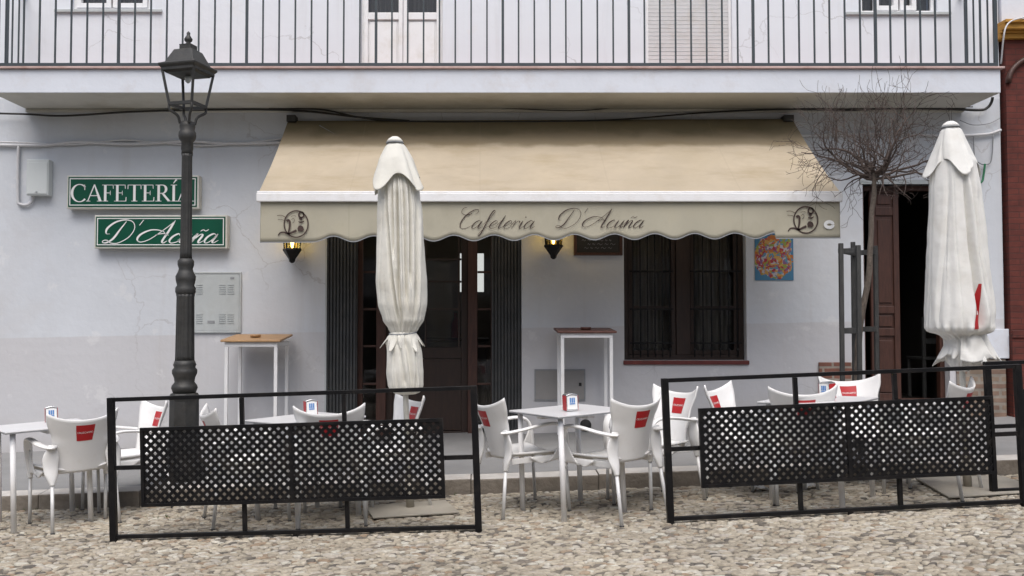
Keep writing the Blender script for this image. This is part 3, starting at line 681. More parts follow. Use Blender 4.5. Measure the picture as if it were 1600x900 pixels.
def vf(u, v):
    X = lerp(VX0, VX1, u); zt = z0+.01; zb = PZ(vbot(X), yv)
    return (X, yv + .010*v*noise.noise(Vector((X*2.2, v*1.1, 3))) + .004*v*math.sin(X*17), lerp(zt, zb, v))
obj('valance', MB().grid(vf, NV, 8), M['valance'], aw, solid=.003)
m = MB()
def vtrim(u, v):
    X = lerp(VX0, VX1, u); zb = PZ(vbot(X), yv); return (X, yv-.0065 + .010*noise.noise(Vector((X*2.2, 1.1, 3))) + .004*math.sin(X*17), zb-.004+v*.010)
obj('valance_trim', m.grid(vtrim, NV, 1), M['grey_print'], aw)
yt = yv-.012
m = MB(); H = PZ(326,yt)-PZ(356,yt)
mpv = lambda a, b: (a, yt, b)
end = script(MB(), 'Cafeteria', 0, 0, H, .55, .03, .09, mpv, 1.3); s1 = (PX(833,yt)-PX(714,yt))/end
script(m, 'Cafeteria', 0, 0, H, .55, .024, .062, lambda a, b: (PX(714,yt)+a*s1, yt, PZ(357,yt)+b), 1.3)
w1 = obj('lettering', m, M['brown_ink'], aw); m = MB()
end = script(MB(), "D' Acun~a", 0, 0, H, .55, .03, .09, mpv, 1.15); s1 = (PX(1004,yt)-PX(868,yt))/end
script(m, "D' Acun~a", 0, 0, H, .55, .024, .062, lambda a, b: (PX(868,yt)+a*s1, yt, PZ(356,yt)+b), 1.15)
obj('lettering', m, M['brown_ink'], aw)
def emblem(cx, cy):
    m = MB(); s = 1/15.0    # zoom-pixel units
    mp = lambda a, b: (PX(cx+a*s, yt), yt, PZ(cy+b*s, yt))
    ring = [(290*math.cos(i*.2618)*.97, 310*math.sin(i*.2618)) for i in range(25)]
    ribbon(m, ring, lambda t,d: 30, mp, 4)
    ribbon(m, [(120+60*math.cos(i*.7854), -215+65*math.sin(i*.7854)) for i in range(9)], lambda t,d: 38, mp, 4)
    ribbon(m, [(90,-150),(110,-120),(140,-115)], lambda t,d: 60, mp, 4)
    ribbon(m, [(50,-60),(100,-40),(150,-50),(190,-75)], lambda t,d: 14+22*math.sin(math.pi*t), mp, 5)
    poly(m, [(30,100),(60,40),(110,30),(160,60),(185,130),(150,175),(90,165),(50,175)], mp)
    ribbon(m, [(-220,-60),(-190,-90),(-150,-60),(-150,40),(-160,120),(-180,215),(-140,240)], lambda t,d: 55-20*t, mp, 6)
    ribbon(m, [(-420,270),(-370,205),(-280,195),(-180,225),(-60,180),(10,150)], lambda t,d: 26+30*t, mp, 6)
    ribbon(m, [(-450,-200),(-350,-205),(-250,-160)], lambda t,d: 12, mp, 5); ribbon(m, [(-430,-110),(-350,-105),(-270,-80)], lambda t,d: 10, mp, 5)
    ribbon(m, [(-110,-100),(-70,-130),(-40,-90),(-60,-40),(-90,-20)], lambda t,d: 10, mp, 5); ribbon(m, [(-120,-170),(-60,-200),(0,-180)], lambda t,d: 8, mp, 5)
    return m
obj('emblem', emblem(462, 350), M['brown_ink'], aw); obj('emblem', emblem(1260.5, 343.5), M['brown_ink'], aw)
m = MB(); ring = [(1297+6*math.cos(i*.7), 351+4.5*math.sin(i*.7)) for i in range(10)]
ribbon(m, [(PX(a,yt), PZ(b,yt)) for a, b in ring], lambda t,d: .03, lambda a,b: (a, yt-.001, b), 4)
obj('white_patch', m, M['white_ink'], aw)
m = MB(); m.box(PX(448,ya), PX(462,ya), ya-.08, YW-.002, PZ(192,ya), PZ(182,ya)); m.box(PX(1225,ya), PX(1240,ya), ya-.08, YW-.002, PZ(192,ya), PZ(182,ya))
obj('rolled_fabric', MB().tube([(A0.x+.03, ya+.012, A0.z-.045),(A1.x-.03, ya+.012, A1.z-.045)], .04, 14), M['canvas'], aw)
obj('roller_bracket', m, M['lamp_iron'], aw, bevel=.004)
m = MB()
for sx_, xw in ((1, A0.x+.35), (-1, A1.x-.35)):
    m.bar((xw, ya-.06, A0.z-.08), (xw+sx_*.75, lerp(ya,yb,.5), lerp(A0.z,B0.z,.5)-.10), .04, .04); m.bar((xw+sx_*.75, lerp(ya,yb,.5), lerp(A0.z,B0.z,.5)-.10), (xw, yb+.05, z0+.04), .035, .035)
obj('folding_arm', m, M['cabinet'], aw)

# ------------------------------------------------------------------ wall fittings
def lantern(px, py_bot, label):
    yc = YW-.16; X = PX(px, yc); zb = PZ(py_bot, yc)
    t = thing('wall_lantern', label, 'lantern', (X, YW, zb), group='lit wall lanterns')
    obj('lantern_base', MB().lathe([(.012,zb-.02),(.03,zb-.005),(.035,zb+.02),(.09,zb+.10),(.10,zb+.115),(.095,zb+.13),(.082,zb+.132)], X, yc, 6, smooth=False), M['black_iron'], t)
    m = MB()
    for i in range(6):
        a = R(60*i); m.bar((X+.083*math.cos(a), yc+.083*math.sin(a), zb+.131), (X+.10*math.cos(a), yc+.10*math.sin(a), zb+.33), .010, .010)
    m.lathe([(.11,zb+.33),(.115,zb+.345),(.04,zb+.43),(.015,zb+.45)], X, yc, 6, smooth=False)
    m.tube([(X,yc,zb+.44),(X,yc+.05,zb+.47),(X,YW-.002,zb+.42)], .011, 8); m.box(X-.04, X+.04, YW-.015, YW-.002, zb+.33, zb+.5)
    obj('lantern_cage', m, M['black_iron'], t)
    obj('bulb', MB().lathe([(.008,zb+.14),(.016,zb+.18),(.03,zb+.24),(.018,zb+.27),(.005,zb+.28)], X, yc, 12), M['bulb'], t)
    obj('lantern_glass', MB().lathe([(.08,zb+.133),(.097,zb+.329)], X, yc, 6, smooth=False), AMB, t)
    l = bpy.data.lights.new('lantern_light', 'POINT'); l.energy = 2.2; l.color = (1,.62,.25); l.shadow_soft_size = .03
    lo = bpy.data.objects.new('lantern_light', l); C.objects.link(lo); lo.parent = t; lo.location = (0, yc-YW, .235)
AMB = glass('amber_glass', (.9,.75,.35))
lantern(456, 408, 'lit black wall lantern under the left end of the awning')
lantern(865, 402, 'lit black wall lantern right of the cafe entrance')

m = MB(); yc = YW-.10
t = thing('meter_box', 'pale grey square meter box high on the left wall', 'box', (PX(56,yc), YW, PZ(280,yc)))
obj('box_body', MB().box(PX(38,yc), PX(73,yc), yc, YW-.002, PZ(305,yc), PZ(249,yc)), M['box'], t, bevel=.008)
obj('box_lid', MB().box(PX(38,yc)+.012, PX(73,yc)-.012, yc-.008, yc-.001, PZ(303,yc), PZ(254,yc)), M['box'], t, bevel=.005)
obj('latch', MB().lathe([(.008,PZ(301,yc)),(.010,PZ(299,yc))], PX(55,yc), yc-.012, 10), M['cabinet'], t)
def cable(name, label, pts, r, m, catg='cable', n=6, group=None, k=10):
    o = obj(name, MB().tube(cat(pts, k), r, n), m); return tag(o, label, catg, group)
yq = YW-.03
cable('conduit', 'white painted conduit dropping beside the meter box', [P(29,228,yq),P(28,260,yq),P(28,312,yq),P(32,319,yq),P(42,320,yq),P(50,314,yq),P(52,305,yq)], .016, M['white_cable'], 'conduit')
cable('cable_bundle', 'white painted cable bundle running along the left wall', [P(-60,226,yq),P(60,227,yq),P(120,222,yq),P(200,225,yq),P(290,221,yq),P(360,224,yq),P(441,223,yq)], .018, M['white_cable'], 'cable')
cable('cable_bundle', 'thin white painted cable sagging above the left bundle', [P(-60,221,yq),P(40,223,yq),P(110,226,yq),P(190,219,yq),P(250,223,yq),P(330,227,yq),P(441,217,yq)], .010, M['white_cable'], 'cable')
yq = YW-.07
cable('power_cable', 'black cable sagging along the wall left of the awning', [P(-80,176,yq),P(30,178,yq),P(100,181,yq),P(200,175,yq),P(300,172,yq),P(400,171,yq),P(480,174,yq),P(560,183,yq),P(640,189,yq)], .011, M['black_cable'], group='black cables under the balcony')
cable('power_cable', 'thin black cable crossing just above the awning top', [P(420,170,yq),P(500,171,yq),P(600,188,yq-.02),P(800,190,yq-.02),P(960,187,yq-.02),P(1100,176,yq),P(1220,171,yq),P(1300,172,yq)], .009, M['black_cable'], group='black cables under the balcony')
cable('power_cable', 'thin black cable sagging beneath the middle of the balcony', [P(640,166,yq+.02),P(760,168,yq+.02),P(900,173,yq+.02),P(1000,165,yq+.02),P(1150,166,yq+.02),P(1260,168,yq+.02)], .006, M['black_cable'], group='black cables under the balcony')
cable('power_cable', 'thick black cable behind the bare tree turning up at its right end', [P(1240,166,yq),P(1310,172,yq),P(1400,169,yq),P(1480,170,yq),P(1530,172,yq),P(1543,168,yq),P(1549,160,yq-.02),P(1551,152,yq-.05)], .015, M['black_cable'], group='black cables under the balcony')
cable('power_cable', 'thin black cable just above the thick one behind the tree', [P(1240,170,yq),P(1330,168,yq),P(1420,166,yq),P(1520,167,yq)], .006, M['black_cable'], group='black cables under the balcony')
cable('cable_bundle', 'white painted cable bundle between awning and white parasol', [P(1242,212,YW-.03),P(1300,211,YW-.03),P(1400,209,YW-.03),P(1480,212,YW-.03),P(1540,210,YW-.03),P(1564,203,YW-.03)], .016, M['white_cable'])
cable('hanging_wire', 'grey wire looping down beside the right parasol tip', [P(1500,188,YW-.03),P(1520,195,YW-.04),P(1545,193,YW-.04),P(1562,185,YW-.03)], .005, M['grey_print'], 'wire')
cable('hanging_wire', 'grey wire loop hanging above the green hook on the right wall', [P(1521,211,YW-.03),P(1523,245,YW-.03),P(1531,255,YW-.03),P(1540,257,YW-.03),P(1549,250,YW-.03),P(1552,211,YW-.03)], .006, M['grey_print'], 'wire')
cable('hook', 'green curled hook on the wall right of the white parasol', [P(1539,256,YW-.05),P(1537,272,YW-.05),P(1534,284,YW-.06),P(1524,288,YW-.07)], .011, M['green_cable'], 'hook')
cable('hanging_wire', 'pale cable looping over the ochre cornice of the brick building', [P(1564,100,9.4),P(1568,60,9.3),P(1572,42,9.3),P(1582,32,9.35),P(1605,26,9.4)], .008, M['white_cable'], 'wire')
# cabinets on wall
yc = YW-.015
t = thing('utility_cabinet', 'tall pale grey steel cabinet door with louvres behind the street lamp', 'cabinet', (PX(338,yc), YW, PZ(470,yc)))
X0, X1, Z0, Z1 = PX(296,yc), PX(377,yc), PZ(520,yc), PZ(425,yc)
m = MB(); rect_frame(m, X0, X1, Z0, Z1, yc-.01, YW-.002, .018); obj('cabinet_frame', m, M['grey_print'] if False else M['cabinet'], t, bevel=.003)
obj('cabinet_door', MB().box(X0+.021, X1-.021, yc-.004, YW-.003, Z0+.021, Z1-.021), M['cabinet'], t)
m = MB()
for (px, py) in ((312,445),(348,445),(361,445),(312,491),(348,491),(361,491)):
    for k in range(5): m.box(PX(px,yc)-.035, PX(px,yc)+.035, yc-.010, yc-.0045, PZ(py+k*3.4,yc)-.004, PZ(py+k*3.4,yc)+.002)
obj('louvres', m, M['cabinet'], t, bevel=.001)
obj('keyhole', MB().box(PX(325,yc), PX(336,yc), yc-.008, yc-.0045, PZ(505,yc), PZ(501,yc)).box(PX(360,yc), PX(366,yc), yc-.008, yc-.0045, PZ(436,yc), PZ(433,yc)), M['grey_print'], t)
t = thing('utility_hatch', 'low grey metal hatch in the wall behind the bar table', 'hatch', (PX(875,yc), YW, PZ(600,yc)))
X0, X1, Z0, Z1 = PX(835,yc), PX(914,yc), PZ(626,yc), PZ(577,yc)
m = MB(); rect_frame(m, X0, X1, Z0, Z1, yc, YW-.002, .012); obj('hatch_frame', m, M['grey_print'], t)
M['hatch'] = mat('dull_hatch', (.27,.26,.25), .6, var=.15)
obj('hatch_door', MB().box(X0+.013, X1-.013, yc+.003, YW-.003, Z0+.013, Z1-.013), M['hatch'], t)
obj('hatch_lock', MB().box(PX(904,yc), PX(908,yc), yc-.004, yc+.002, PZ(603,yc), PZ(598,yc)), M['rubber'], t)
yc = YW-.02
o = obj('air_vent', MB().tube([P(915,664,YW-.03), P(915,664,YW-.001)], .06, 20), M['rubber']); tag(o, 'round black vent low on the wall behind the middle table', 'vent')
# menu board
yc = YW-.04; X0, X1, Z0, Z1 = PX(897,yc), PX(973,yc), PZ(399,yc), PZ(345,yc)
t = thing('menu_board', 'chalkboard menu in a brown frame left of the window', 'board', ((X0+X1)/2, YW, Z0))
m = MB(); rect_frame(m, X0, X1, Z0, Z1, yc-.01, YW-.002, .03); obj('board_frame', m, M['wood_dark'], t, bevel=.004)
obj('board_face', MB().box(X0+.031, X1-.031, yc, YW-.003, Z0+.031, Z1-.031), M['board'], t)
m = MB(); rr = random.Random(3)
for row in range(3):
    x = X0+.06+rr.random()*.1
    while x < X1-.1:
        L_ = rr.uniform(.02,.06); zz = PZ(376+row*6, yc); ribbon(m, [(x,zz),(x+L_*.3,zz+.012),(x+L_*.6,zz-.004),(x+L_,zz+.008)], lambda t,d: .004, lambda a,b: (a, yc-.003, b), 4); x += L_+.02
obj('chalk_writing', m, M['chalk'], t)
# poster
def postermat():
    m = bpy.data.materials.new('poster_print'); m.use_nodes = True; n = m.node_tree; N = n.nodes; L = n.links; b = N['Principled BSDF']
    tc = N.new('ShaderNodeTexCoord'); nz = N.new('ShaderNodeTexNoise'); nz.inputs['Scale'].default_value = 9; nz.inputs['Detail'].default_value = 3
    vo = N.new('ShaderNodeTexVoronoi'); vo.inputs['Scale'].default_value = 44; vd = N.new('ShaderNodeVectorMath'); vd.operation = 'MULTIPLY_ADD'; L.new(nz.outputs['Color'], vd.inputs[0]); vd.inputs[1].default_value = (.12,.12,.12); L.new(tc.outputs['Object'], vd.inputs[2]); L.new(vd.outputs[0], vo.inputs['Vector']); L.new(tc.outputs['Object'], nz.inputs['Vector'])
    s = N.new('ShaderNodeSeparateColor'); L.new(vo.outputs['Color'], s.inputs[0])
    cr = N.new('ShaderNodeValToRGB'); cr.color_ramp.interpolation = 'CONSTANT'; e = cr.color_ramp.elements
    e[0].position = 0; e[0].color = (.45,.14,.03,1); e[1].position = .18; e[1].color = (.5,.30,.08,1)
    for p, c in ((.34,(.35,.03,.05)),(.48,(.45,.42,.45)),(.62,(.10,.25,.36)),(.74,(.22,.10,.22)),(.86,(.25,.30,.06))): q = e.new(p); q.color = (*c,1)
    L.new(s.outputs[0], cr.inputs[0])
    sx = N.new('ShaderNodeVectorMath'); sx.operation = 'LENGTH'; mp = N.new('ShaderNodeMapping'); mp.inputs['Scale'].default_value = (4.2,1,3.9); L.new(tc.outputs['Object'], mp.inputs[0]); L.new(mp.outputs[0], sx.inputs[0])
    ad = N.new('ShaderNodeMath'); ad.operation = 'MULTIPLY_ADD'; L.new(nz.outputs[0], ad.inputs[0]); ad.inputs[1].default_value = .6; L.new(sx.outputs['Value'], ad.inputs[2])
    lt = N.new('ShaderNodeMath'); lt.operation = 'LESS_THAN'; L.new(ad.outputs[0], lt.inputs[0]); lt.inputs[1].default_value = 1.20
    mx = N.new('ShaderNodeMix'); mx.data_type = 'RGBA'; mx.inputs[6].default_value = (.06,.19,.32,1); L.new(lt.outputs[0], mx.inputs[0]); L.new(cr.outputs[0], mx.inputs[7])
    L.new(mx.outputs[2], b.inputs['Base Color']); b.inputs['Roughness'].default_value = .4; return m
yc = YW-.006; a, b = P(1179,364,yc), P(1240,438,yc); c0 = (a+b)/2
o = obj('poster', MB().add([(a.x-c0.x,-.002,b.z-c0.z),(b.x-c0.x,-.002,b.z-c0.z+.004),(b.x-c0.x+.004,-.002,a.z-c0.z),(a.x-c0.x,-.002,a.z-c0.z+.003),(a.x-c0.x,.002,b.z-c0.z),(b.x-c0.x,.002,b.z-c0.z+.004),(b.x-c0.x+.004,.002,a.z-c0.z),(a.x-c0.x,.002,a.z-c0.z+.003)],
    [(0,1,2,3),(7,6,5,4),(0,4,5,1),(1,5,6,2),(2,6,7,3),(3,7,4,0)]) or MB(), postermat()) if False else None
m = MB(); w2, h2 = (b.x-a.x)/2, (a.z-b.z)/2; m.box(-w2, w2, -.002, .002, -h2, h2)
o = obj('poster', m, postermat()); o.location = (c0.x, yc, c0.z); tag(o, 'colourful blue collage poster on the wall right of the window', 'poster')

# interior bits of the cafe
o = obj('window', MB().box(PX(716,12.6), PX(756,12.6), 12.6, 12.62, PZ(456,12.6), PZ(396,12.6)), M['daylit'], BLD); o['label'] = 'daylit rear window seen through the entrance'
zf = HO['cafe'][2]
t = thing('bar_counter', 'pale bar counter inside the cafe entrance', 'counter', (PX(660,11.6), 11.6, zf))
obj('counter_body', MB().box(PX(600,11.4), PX(760,11.4), 11.4, 11.9, zf, zf+1.0), M['hatch'], t, bevel=.01)
obj('counter_top', MB().box(PX(596,11.4), PX(764,11.4), 11.36, 11.94, zf+1.001, zf+1.04), M['wood_dark'], t, bevel=.006)
o = obj('bottle', MB().lathe([(.05,zf+1.041),(.055,zf+1.06),(.055,zf+1.22),(.02,zf+1.30),(.02,zf+1.36)], PX(712,11.5), 11.55, 16), M['red']); tag(o, 'red bottle standing on the bar counter inside', 'bottle')
# chair inside the side door
zf = HO['side'][2]; t = thing('wooden_chair', 'dark wooden chair standing inside the open side door', 'chair', (PX(1455,10.4), 10.4, zf))
cx = PX(1457,10.4); m = MB()
for dx in (-.19,.19):
    obj('leg', MB().box(cx+dx-.018, cx+dx+.018, 10.22, 10.256, zf, zf+.92), M['stake'], t, bevel=.004); obj('leg', MB().box(cx+dx-.018, cx+dx+.018, 10.58, 10.616, zf, zf+.44), M['stake'], t, bevel=.004)
obj('seat', MB().box(cx-.21, cx+.21, 10.21, 10.63, zf+.441, zf+.47), M['stake'], t, bevel=.006)
obj('backrest', MB().box(cx-.17, cx+.17, 10.225, 10.25, zf+.80, zf+.88).box(cx-.17, cx+.17, 10.225, 10.25, zf+.62, zf+.68), M['stake'], t, bevel=.004)

# ------------------------------------------------------------------ street lamp
yl = 7.8; lx = PX(290, yl); s_ = F/yl; zl = pav(lx, yl)
Z = lambda py: PZ(py, yl)
lamp = thing('street_lamp', 'dark cast iron street lamp with open four sided lantern before the green signs', 'street lamp', (lx, yl, zl))
q = lambda px: px/s_
obj('base', MB().lathe([(q(33),zl-.02),(q(33),Z(728)),(q(27),Z(716)),(q(25),Z(700)),(q(24),Z(690)),(q(22.5),Z(684)),(q(22),Z(626)),(q(23.5),Z(620)),(q(20),Z(614))], lx, yl, 8, rot=R(22.5), smooth=False), M['lamp_iron'], lamp, bevel=.004)
fl = lambda a, z: 1 + .035*math.cos(a*12)
obj('lower_shaft', MB().lathe([(q(17),Z(614)),(q(20),Z(606)),(q(19),Z(602)),(q(15),Z(597)),(q(16),Z(590)),(q(19),Z(583)),(q(19),Z(578)),(q(16),Z(574)),(q(17.5),Z(570)),(q(15),Z(563))], lx, yl, 32), M['lamp_iron'], lamp)
o = obj('fluted_shaft', MB().lathe([(q(14.5),Z(563)),(q(14.3),Z(556)),(q(13.2),Z(464)),(q(14),Z(460))], lx, yl, 96, flute=fl), M['lamp_iron'], lamp)
obj('collar', MB().lathe([(q(14),Z(460)),(q(15.5),Z(456)),(q(15.5),Z(450)),(q(13),Z(446)),(q(15),Z(438)),(q(15.5),Z(432)),(q(12),Z(425)),(q(10.5),Z(420)),(q(12.5),Z(414)),(q(12.5),Z(408)),(q(9.5),Z(404))], lx, yl, 32), M['lamp_iron'], lamp)
obj('upper_shaft', MB().lathe([(q(9.3),Z(404)),(q(8.8),Z(395)),(q(7.8),Z(245)),(q(8.8),Z(241))], lx, yl, 96, flute=fl), M['lamp_iron'], lamp)
obj('capital', MB().lathe([(q(8.8),Z(241)),(q(8.5),Z(236)),(q(9.3),Z(233)),(q(9),Z(222)),(q(12.5),Z(218)),(q(13.5),Z(213)),(q(13),Z(207)),(q(11),Z(204)),(q(12),Z(198)),(q(11.5),Z(192)),(q(8),Z(190))], lx, yl, 24), M['lamp_iron'], lamp)
lan = MB(); th0 = R(30)
cor = lambda Rr, k: (lx + Rr*math.cos(th0+k*math.pi/2), yl + Rr*math.sin(th0+k*math.pi/2))
Rt, Rb = q(39.5), q(28)
for k in range(4):
    a, b = cor(Rb,k), cor(Rt,k); lan.bar((*a, Z(166)), (*b, Z(112)), .020, .020)
    c_, d_ = cor(Rb,(k+1)%4), cor(Rt,(k+1)%4)
    lan.bar((*a, Z(165)), (*c_, Z(165)), .03, .026); lan.bar((*b, Z(112)), (*d_, Z(112)), .02, .03)
    p0 = Vector((*cor(Rb*1.0,k), Z(166))); p1 = Vector((*cor(Rb*.98,k), Z(174))); p2 = Vector((*cor(Rb*.55,k), Z(182))); p3 = Vector((*cor(Rb*.40,k), Z(194)))
    lan.tube(cat([p0,p1,p2,p3], 6), .012, 8)
obj('lantern_frame', lan, M['lamp_iron'], lamp)
rf = MB()
def sq(Rr, z): return [(*cor(Rr,k), z) for k in range(4)]
rings = [sq(q(34),Z(118)), sq(q(46),Z(107)), sq(q(46.5),Z(104.5)), sq(q(36),Z(101)), sq(q(22),Z(80)), sq(q(14),Z(79)), sq(q(14),Z(72)), sq(q(15),Z(71)), sq(q(7),Z(70))]
vs = [p for r_ in rings for p in r_]; fs = [(i*4+j, i*4+(j+1)%4, (i+1)*4+(j+1)%4, (i+1)*4+j) for i in range(len(rings)-1) for j in range(4)] + [(3,2,1,0), tuple(range(len(vs)-4, len(vs)))]
rf.add(vs, fs); obj('lantern_roof', rf, M['lamp_iron'], lamp, bevel=.004)
obj('finial', MB().lathe([(q(8),Z(71)),(q(5),Z(69)),(q(3),Z(67)),(q(6),Z(64)),(q(6.5),Z(61)),(q(3),Z(56)),(q(2.5),Z(54)),(q(3),Z(52)),(q(.6),Z(49))], lx, yl, 16), M['lamp_iron'], lamp)
obj('bulb', MB().lathe([(.02,Z(119)),(.03,Z(122)),(.024,Z(127)),(.008,Z(130))], lx+.0, yl, 12), M['cabinet'], lamp)

# ------------------------------------------------------------------ bare tree and its guard
yt_ = 7.95; rt = random.Random(11)
base = Vector((PX(1342,yt_), yt_, 0)); base.z = pav(base.x, yt_)
tree = thing('bare_tree', 'small leafless tree with dense twiggy crown beside the side door', 'tree', tuple(base))
tp = [base-Vector((0,0,.05))] + [P(a,b,yt_) for a, b in ((1341,640),(1340,575),(1343,520),(1348,480),(1356,440),(1360,390),(1362,340),(1366,300),(1366,268))]
tc_ = cat(tp, 6); n = len(tc_)
bark = MB().tube([p + Vector((noise.noise(p*6)*.006, noise.noise(p*7)*.006, 0)) for p in tc_], [lerp(.031,.020,i/n)*(1+.18*noise.noise(p*9)) for i, p in enumerate(tc_)], 12)
obj('trunk', bark, M['bark'], tree)
cr = MB(); top = tc_[-1]
def twig(p, d, L_, r, depth, upb):
    seg = max(3, int(L_/.055)); pts = [p]; dd = d.normalized(); rs = [r]
    for i in range(seg):
        dd = (dd + Vector((rt.gauss(0,.24), rt.gauss(0,.24), rt.gauss(0,.22)+upb*.10))).normalized()
        p = p + dd*(L_/seg)
        if p.y > YW-.08: p.y = YW-.08; dd.y = -abs(dd.y)
        pts.append(p); rs.append(r*(1-.72*(i+1)/seg))
        if depth > 0 and rt.random() < (.82 if depth > 1 else .62) and i >= (1 if depth < 3 else 0):
            side = Vector((rt.gauss(0,1), rt.gauss(0,1), rt.gauss(0,.8))); side = (side - dd*side.dot(dd)).normalized()
            twig(p, dd*.62+side*.8+Vector((0,0,.12*upb)), L_*rt.uniform(.40,.72)*(1-.25*i/seg), rs[-1]*.62, depth-1, upb*rt.uniform(.4,1.5))
    cr.tube(pts, [max(.0017, a) for a in rs], 5 if r > .006 else 3, cap=False)
for i in range(15):
    az = 2*math.pi*i/15 + rt.uniform(-.2,.2); el = rt.uniform(.06,.95)
    d = Vector((math.cos(az)*math.cos(el), math.sin(az)*math.cos(el)*.85, math.sin(el)))
    Ln = rt.uniform(.52,.72) if el < .6 else rt.uniform(.38,.52)
    twig(top-Vector((0,0,rt.uniform(0,.08))), d, Ln, rt.uniform(.012,.019), 3, rt.uniform(-.1,.8))
for i in range(34):        # long upright whips
    az = rt.uniform(0, 6.28); rr_ = rt.uniform(.05,.42)
    st = top + Vector((math.cos(az)*rr_, math.sin(az)*rr_*.8, rt.uniform(.08,.30)))
    twig(st, Vector((rt.gauss(0,.16), rt.gauss(0,.12), 1)), rt.uniform(.35,.60), .0050, 1, 1.2)
obj('crown', cr, M['twig'], tree)
gd = thing('tree_guard', 'dark wooden stakes and crossbars standing around the bare tree trunk', 'tree guard', (PX(1333,7.9), 7.9, pav(PX(1333,7.9),7.9)))
for (px, yy, tpy) in ((1314,7.75,380),(1333,8.15,378),(1341,7.65,383),(1368,8.05,384)):
    X = PX(px, yy); zz = pav(X, yy)
    obj('stake', MB().bar((X,yy,zz-.05),(X+.004,yy,PZ(tpy,yy)),.035 if px != 1333 else .03,.035), M['stake'], gd, bevel=.004)
for py in (393, 517):
    m = MB(); a, b, c_, d_ = (PX(1314,7.75),7.75), (PX(1333,8.15),8.15), (PX(1341,7.65),7.65), (PX(1368,8.05),8.05)
    zz = PZ(py, 7.8)
    m.bar((a[0], a[1]+.02, zz), (c_[0], c_[1]+.02, zz), .02, .045); m.bar((b[0], b[1]-.02, zz+.012), (d_[0], d_[1]-.02, zz+.012), .02, .045); m.bar((a[0],a[1]+.03,zz+.006), (b[0],b[1]-.03,zz+.006), .02, .04)
    obj('crossbar', m, M['stake'], gd, bevel=.003)

# ------------------------------------------------------------------ barriers
def clip(polyg, x0, x1, y0, y1):
    def cl(ps, f, g):
        out = []
        for i, p in enumerate(ps):
            q_ = ps[i-1]
            if f(p):
                if not f(q_): out.append(g(q_, p))
                out.append(p)
            elif f(q_): out.append(g(q_, p))
        return out
    def gx(X): return lambda a, b: (X, a[1]+(b[1]-a[1])*(X-a[0])/(b[0]-a[0]))
    def gy(Y): return lambda a, b: (a[0]+(b[0]-a[0])*(Y-a[1])/(b[1]-a[1]), Y)
    for f, g in ((lambda p: p[0] >= x0, gx(x0)), (lambda p: p[0] <= x1, gx(x1)), (lambda p: p[1] >= y0, gy(y0)), (lambda p: p[1] <= y1, gy(y1))):
        polyg = cl(polyg, f, g)
        if not polyg: return []
    return polyg
def lattice(m, x0, x1, z0, z1, y, th, pitch, bw):
    w_ = bw/2*math.sqrt(2)
    for sgn, dy in ((1, 0), (-1, th+.0006)):
        k = -60
        while k < 120:
            c0 = x0 + k*pitch + (0 if sgn > 0 else 0); k += 1
            # line: x = c0 + sgn*(z-z0)
            H_ = z1-z0; pg = [(c0-w_, z0), (c0+w_, z0), (c0+w_+sgn*H_, z1), (c0-w_+sgn*H_, z1)]
            pg = clip(pg, x0, x1, z0, z1)
            if len(pg) < 3: continue
            n_ = len(pg); ya_, yb_ = y+dy, y+dy+th
            m.add([(p[0], ya_, p[1]) for p in pg] + [(p[0], yb_, p[1]) for p in pg], [tuple(range(n_)), tuple(reversed(range(n_, 2*n_)))] + [(i, i+n_, (i+1)%n_+n_, (i+1)%n_) for i in range(n_)])
def make_barrier(label):
    t = thing('terrace_barrier', label, 'barrier', group='black terrace barriers')
    Ln, H_ = 2.45, .985
    for x, ww in ((0,.022),(Ln,.022)): obj('post', MB().box(x-ww, x+ww, -.02, .02, 0, H_), M['black_iron'], t, local=True, bevel=.003)
    for x in (.89, 1.58): obj('post', MB().box(x-.014, x+.014, -.012, .016, .05, .262), M['black_iron'], t, local=True, bevel=.002); obj('post', MB().box(x-.014, x+.014, -.012, .016, .753, H_-.03), M['black_iron'], t, local=True, bevel=.002)
    obj('top_rail', MB().box(.0225, Ln-.0225, -.015, .015, H_-.028, H_-.001), M['black_iron'], t, local=True, bevel=.002)
    obj('bottom_rail', MB().box(.0225, Ln-.0225, -.015, .015, .022, .049), M['black_iron'], t, local=True, bevel=.002)
    obj('middle_rail', MB().box(.0225, .232, -.012, .014, .49, .518), M['black_iron'], t, local=True); obj('middle_rail', MB().box(2.218, Ln-.0225, -.012, .014, .49, .518), M['black_iron'], t, local=True)
    obj('foot', MB().box(1.23-.015, 1.23+.015, -.012, .012, -.01, .0215), M['black_iron'], t, local=True)
    a, b, c_, d_ = .21, 2.24, .24, .775
    m = MB(); rect_frame(m, a, b, c_, d_, -.045, -.02, .022); m.box((a+b)/2-.012, (a+b)/2+.012, -.044, -.0205, c_+.0225, d_-.0225)
    pn = obj('lattice_panel', m, M['black_iron'], t, local=True)
    m = MB(); lattice(m, a+.012, b-.012, c_+.012, d_-.012, -.038, .004, .0575, .0212); obj('lattice', m, M['black_iron'], pn, local=True)
    return t
BA = make_barrier('black lattice barrier in front of the street lamp, on the left')
g0, g1 = Gd(178, 847), Gd(760, 831)
def place_barrier(o, g0, g1):
    o.location = g0; o.rotation_euler = (0, -math.atan(SL), math.atan2(g1.y-g0.y, g1.x-g0.x))
place_barrier(BA, g0, g1); BA.scale.z = .98
b2 = dup(BA, (0,0,0), 0, 'black lattice barrier in front of the bare tree, right of the middle table'); place_barrier(b2, Gd(1048,819), Gd(1597,791))
b3 = dup(BA, (0,0,0), 0, 'black barrier cut off by the right edge behind the parasol base'); place_barrier(b3, Gd(1553,774), Gd(1553,774)+Vector((1,.02,0)))

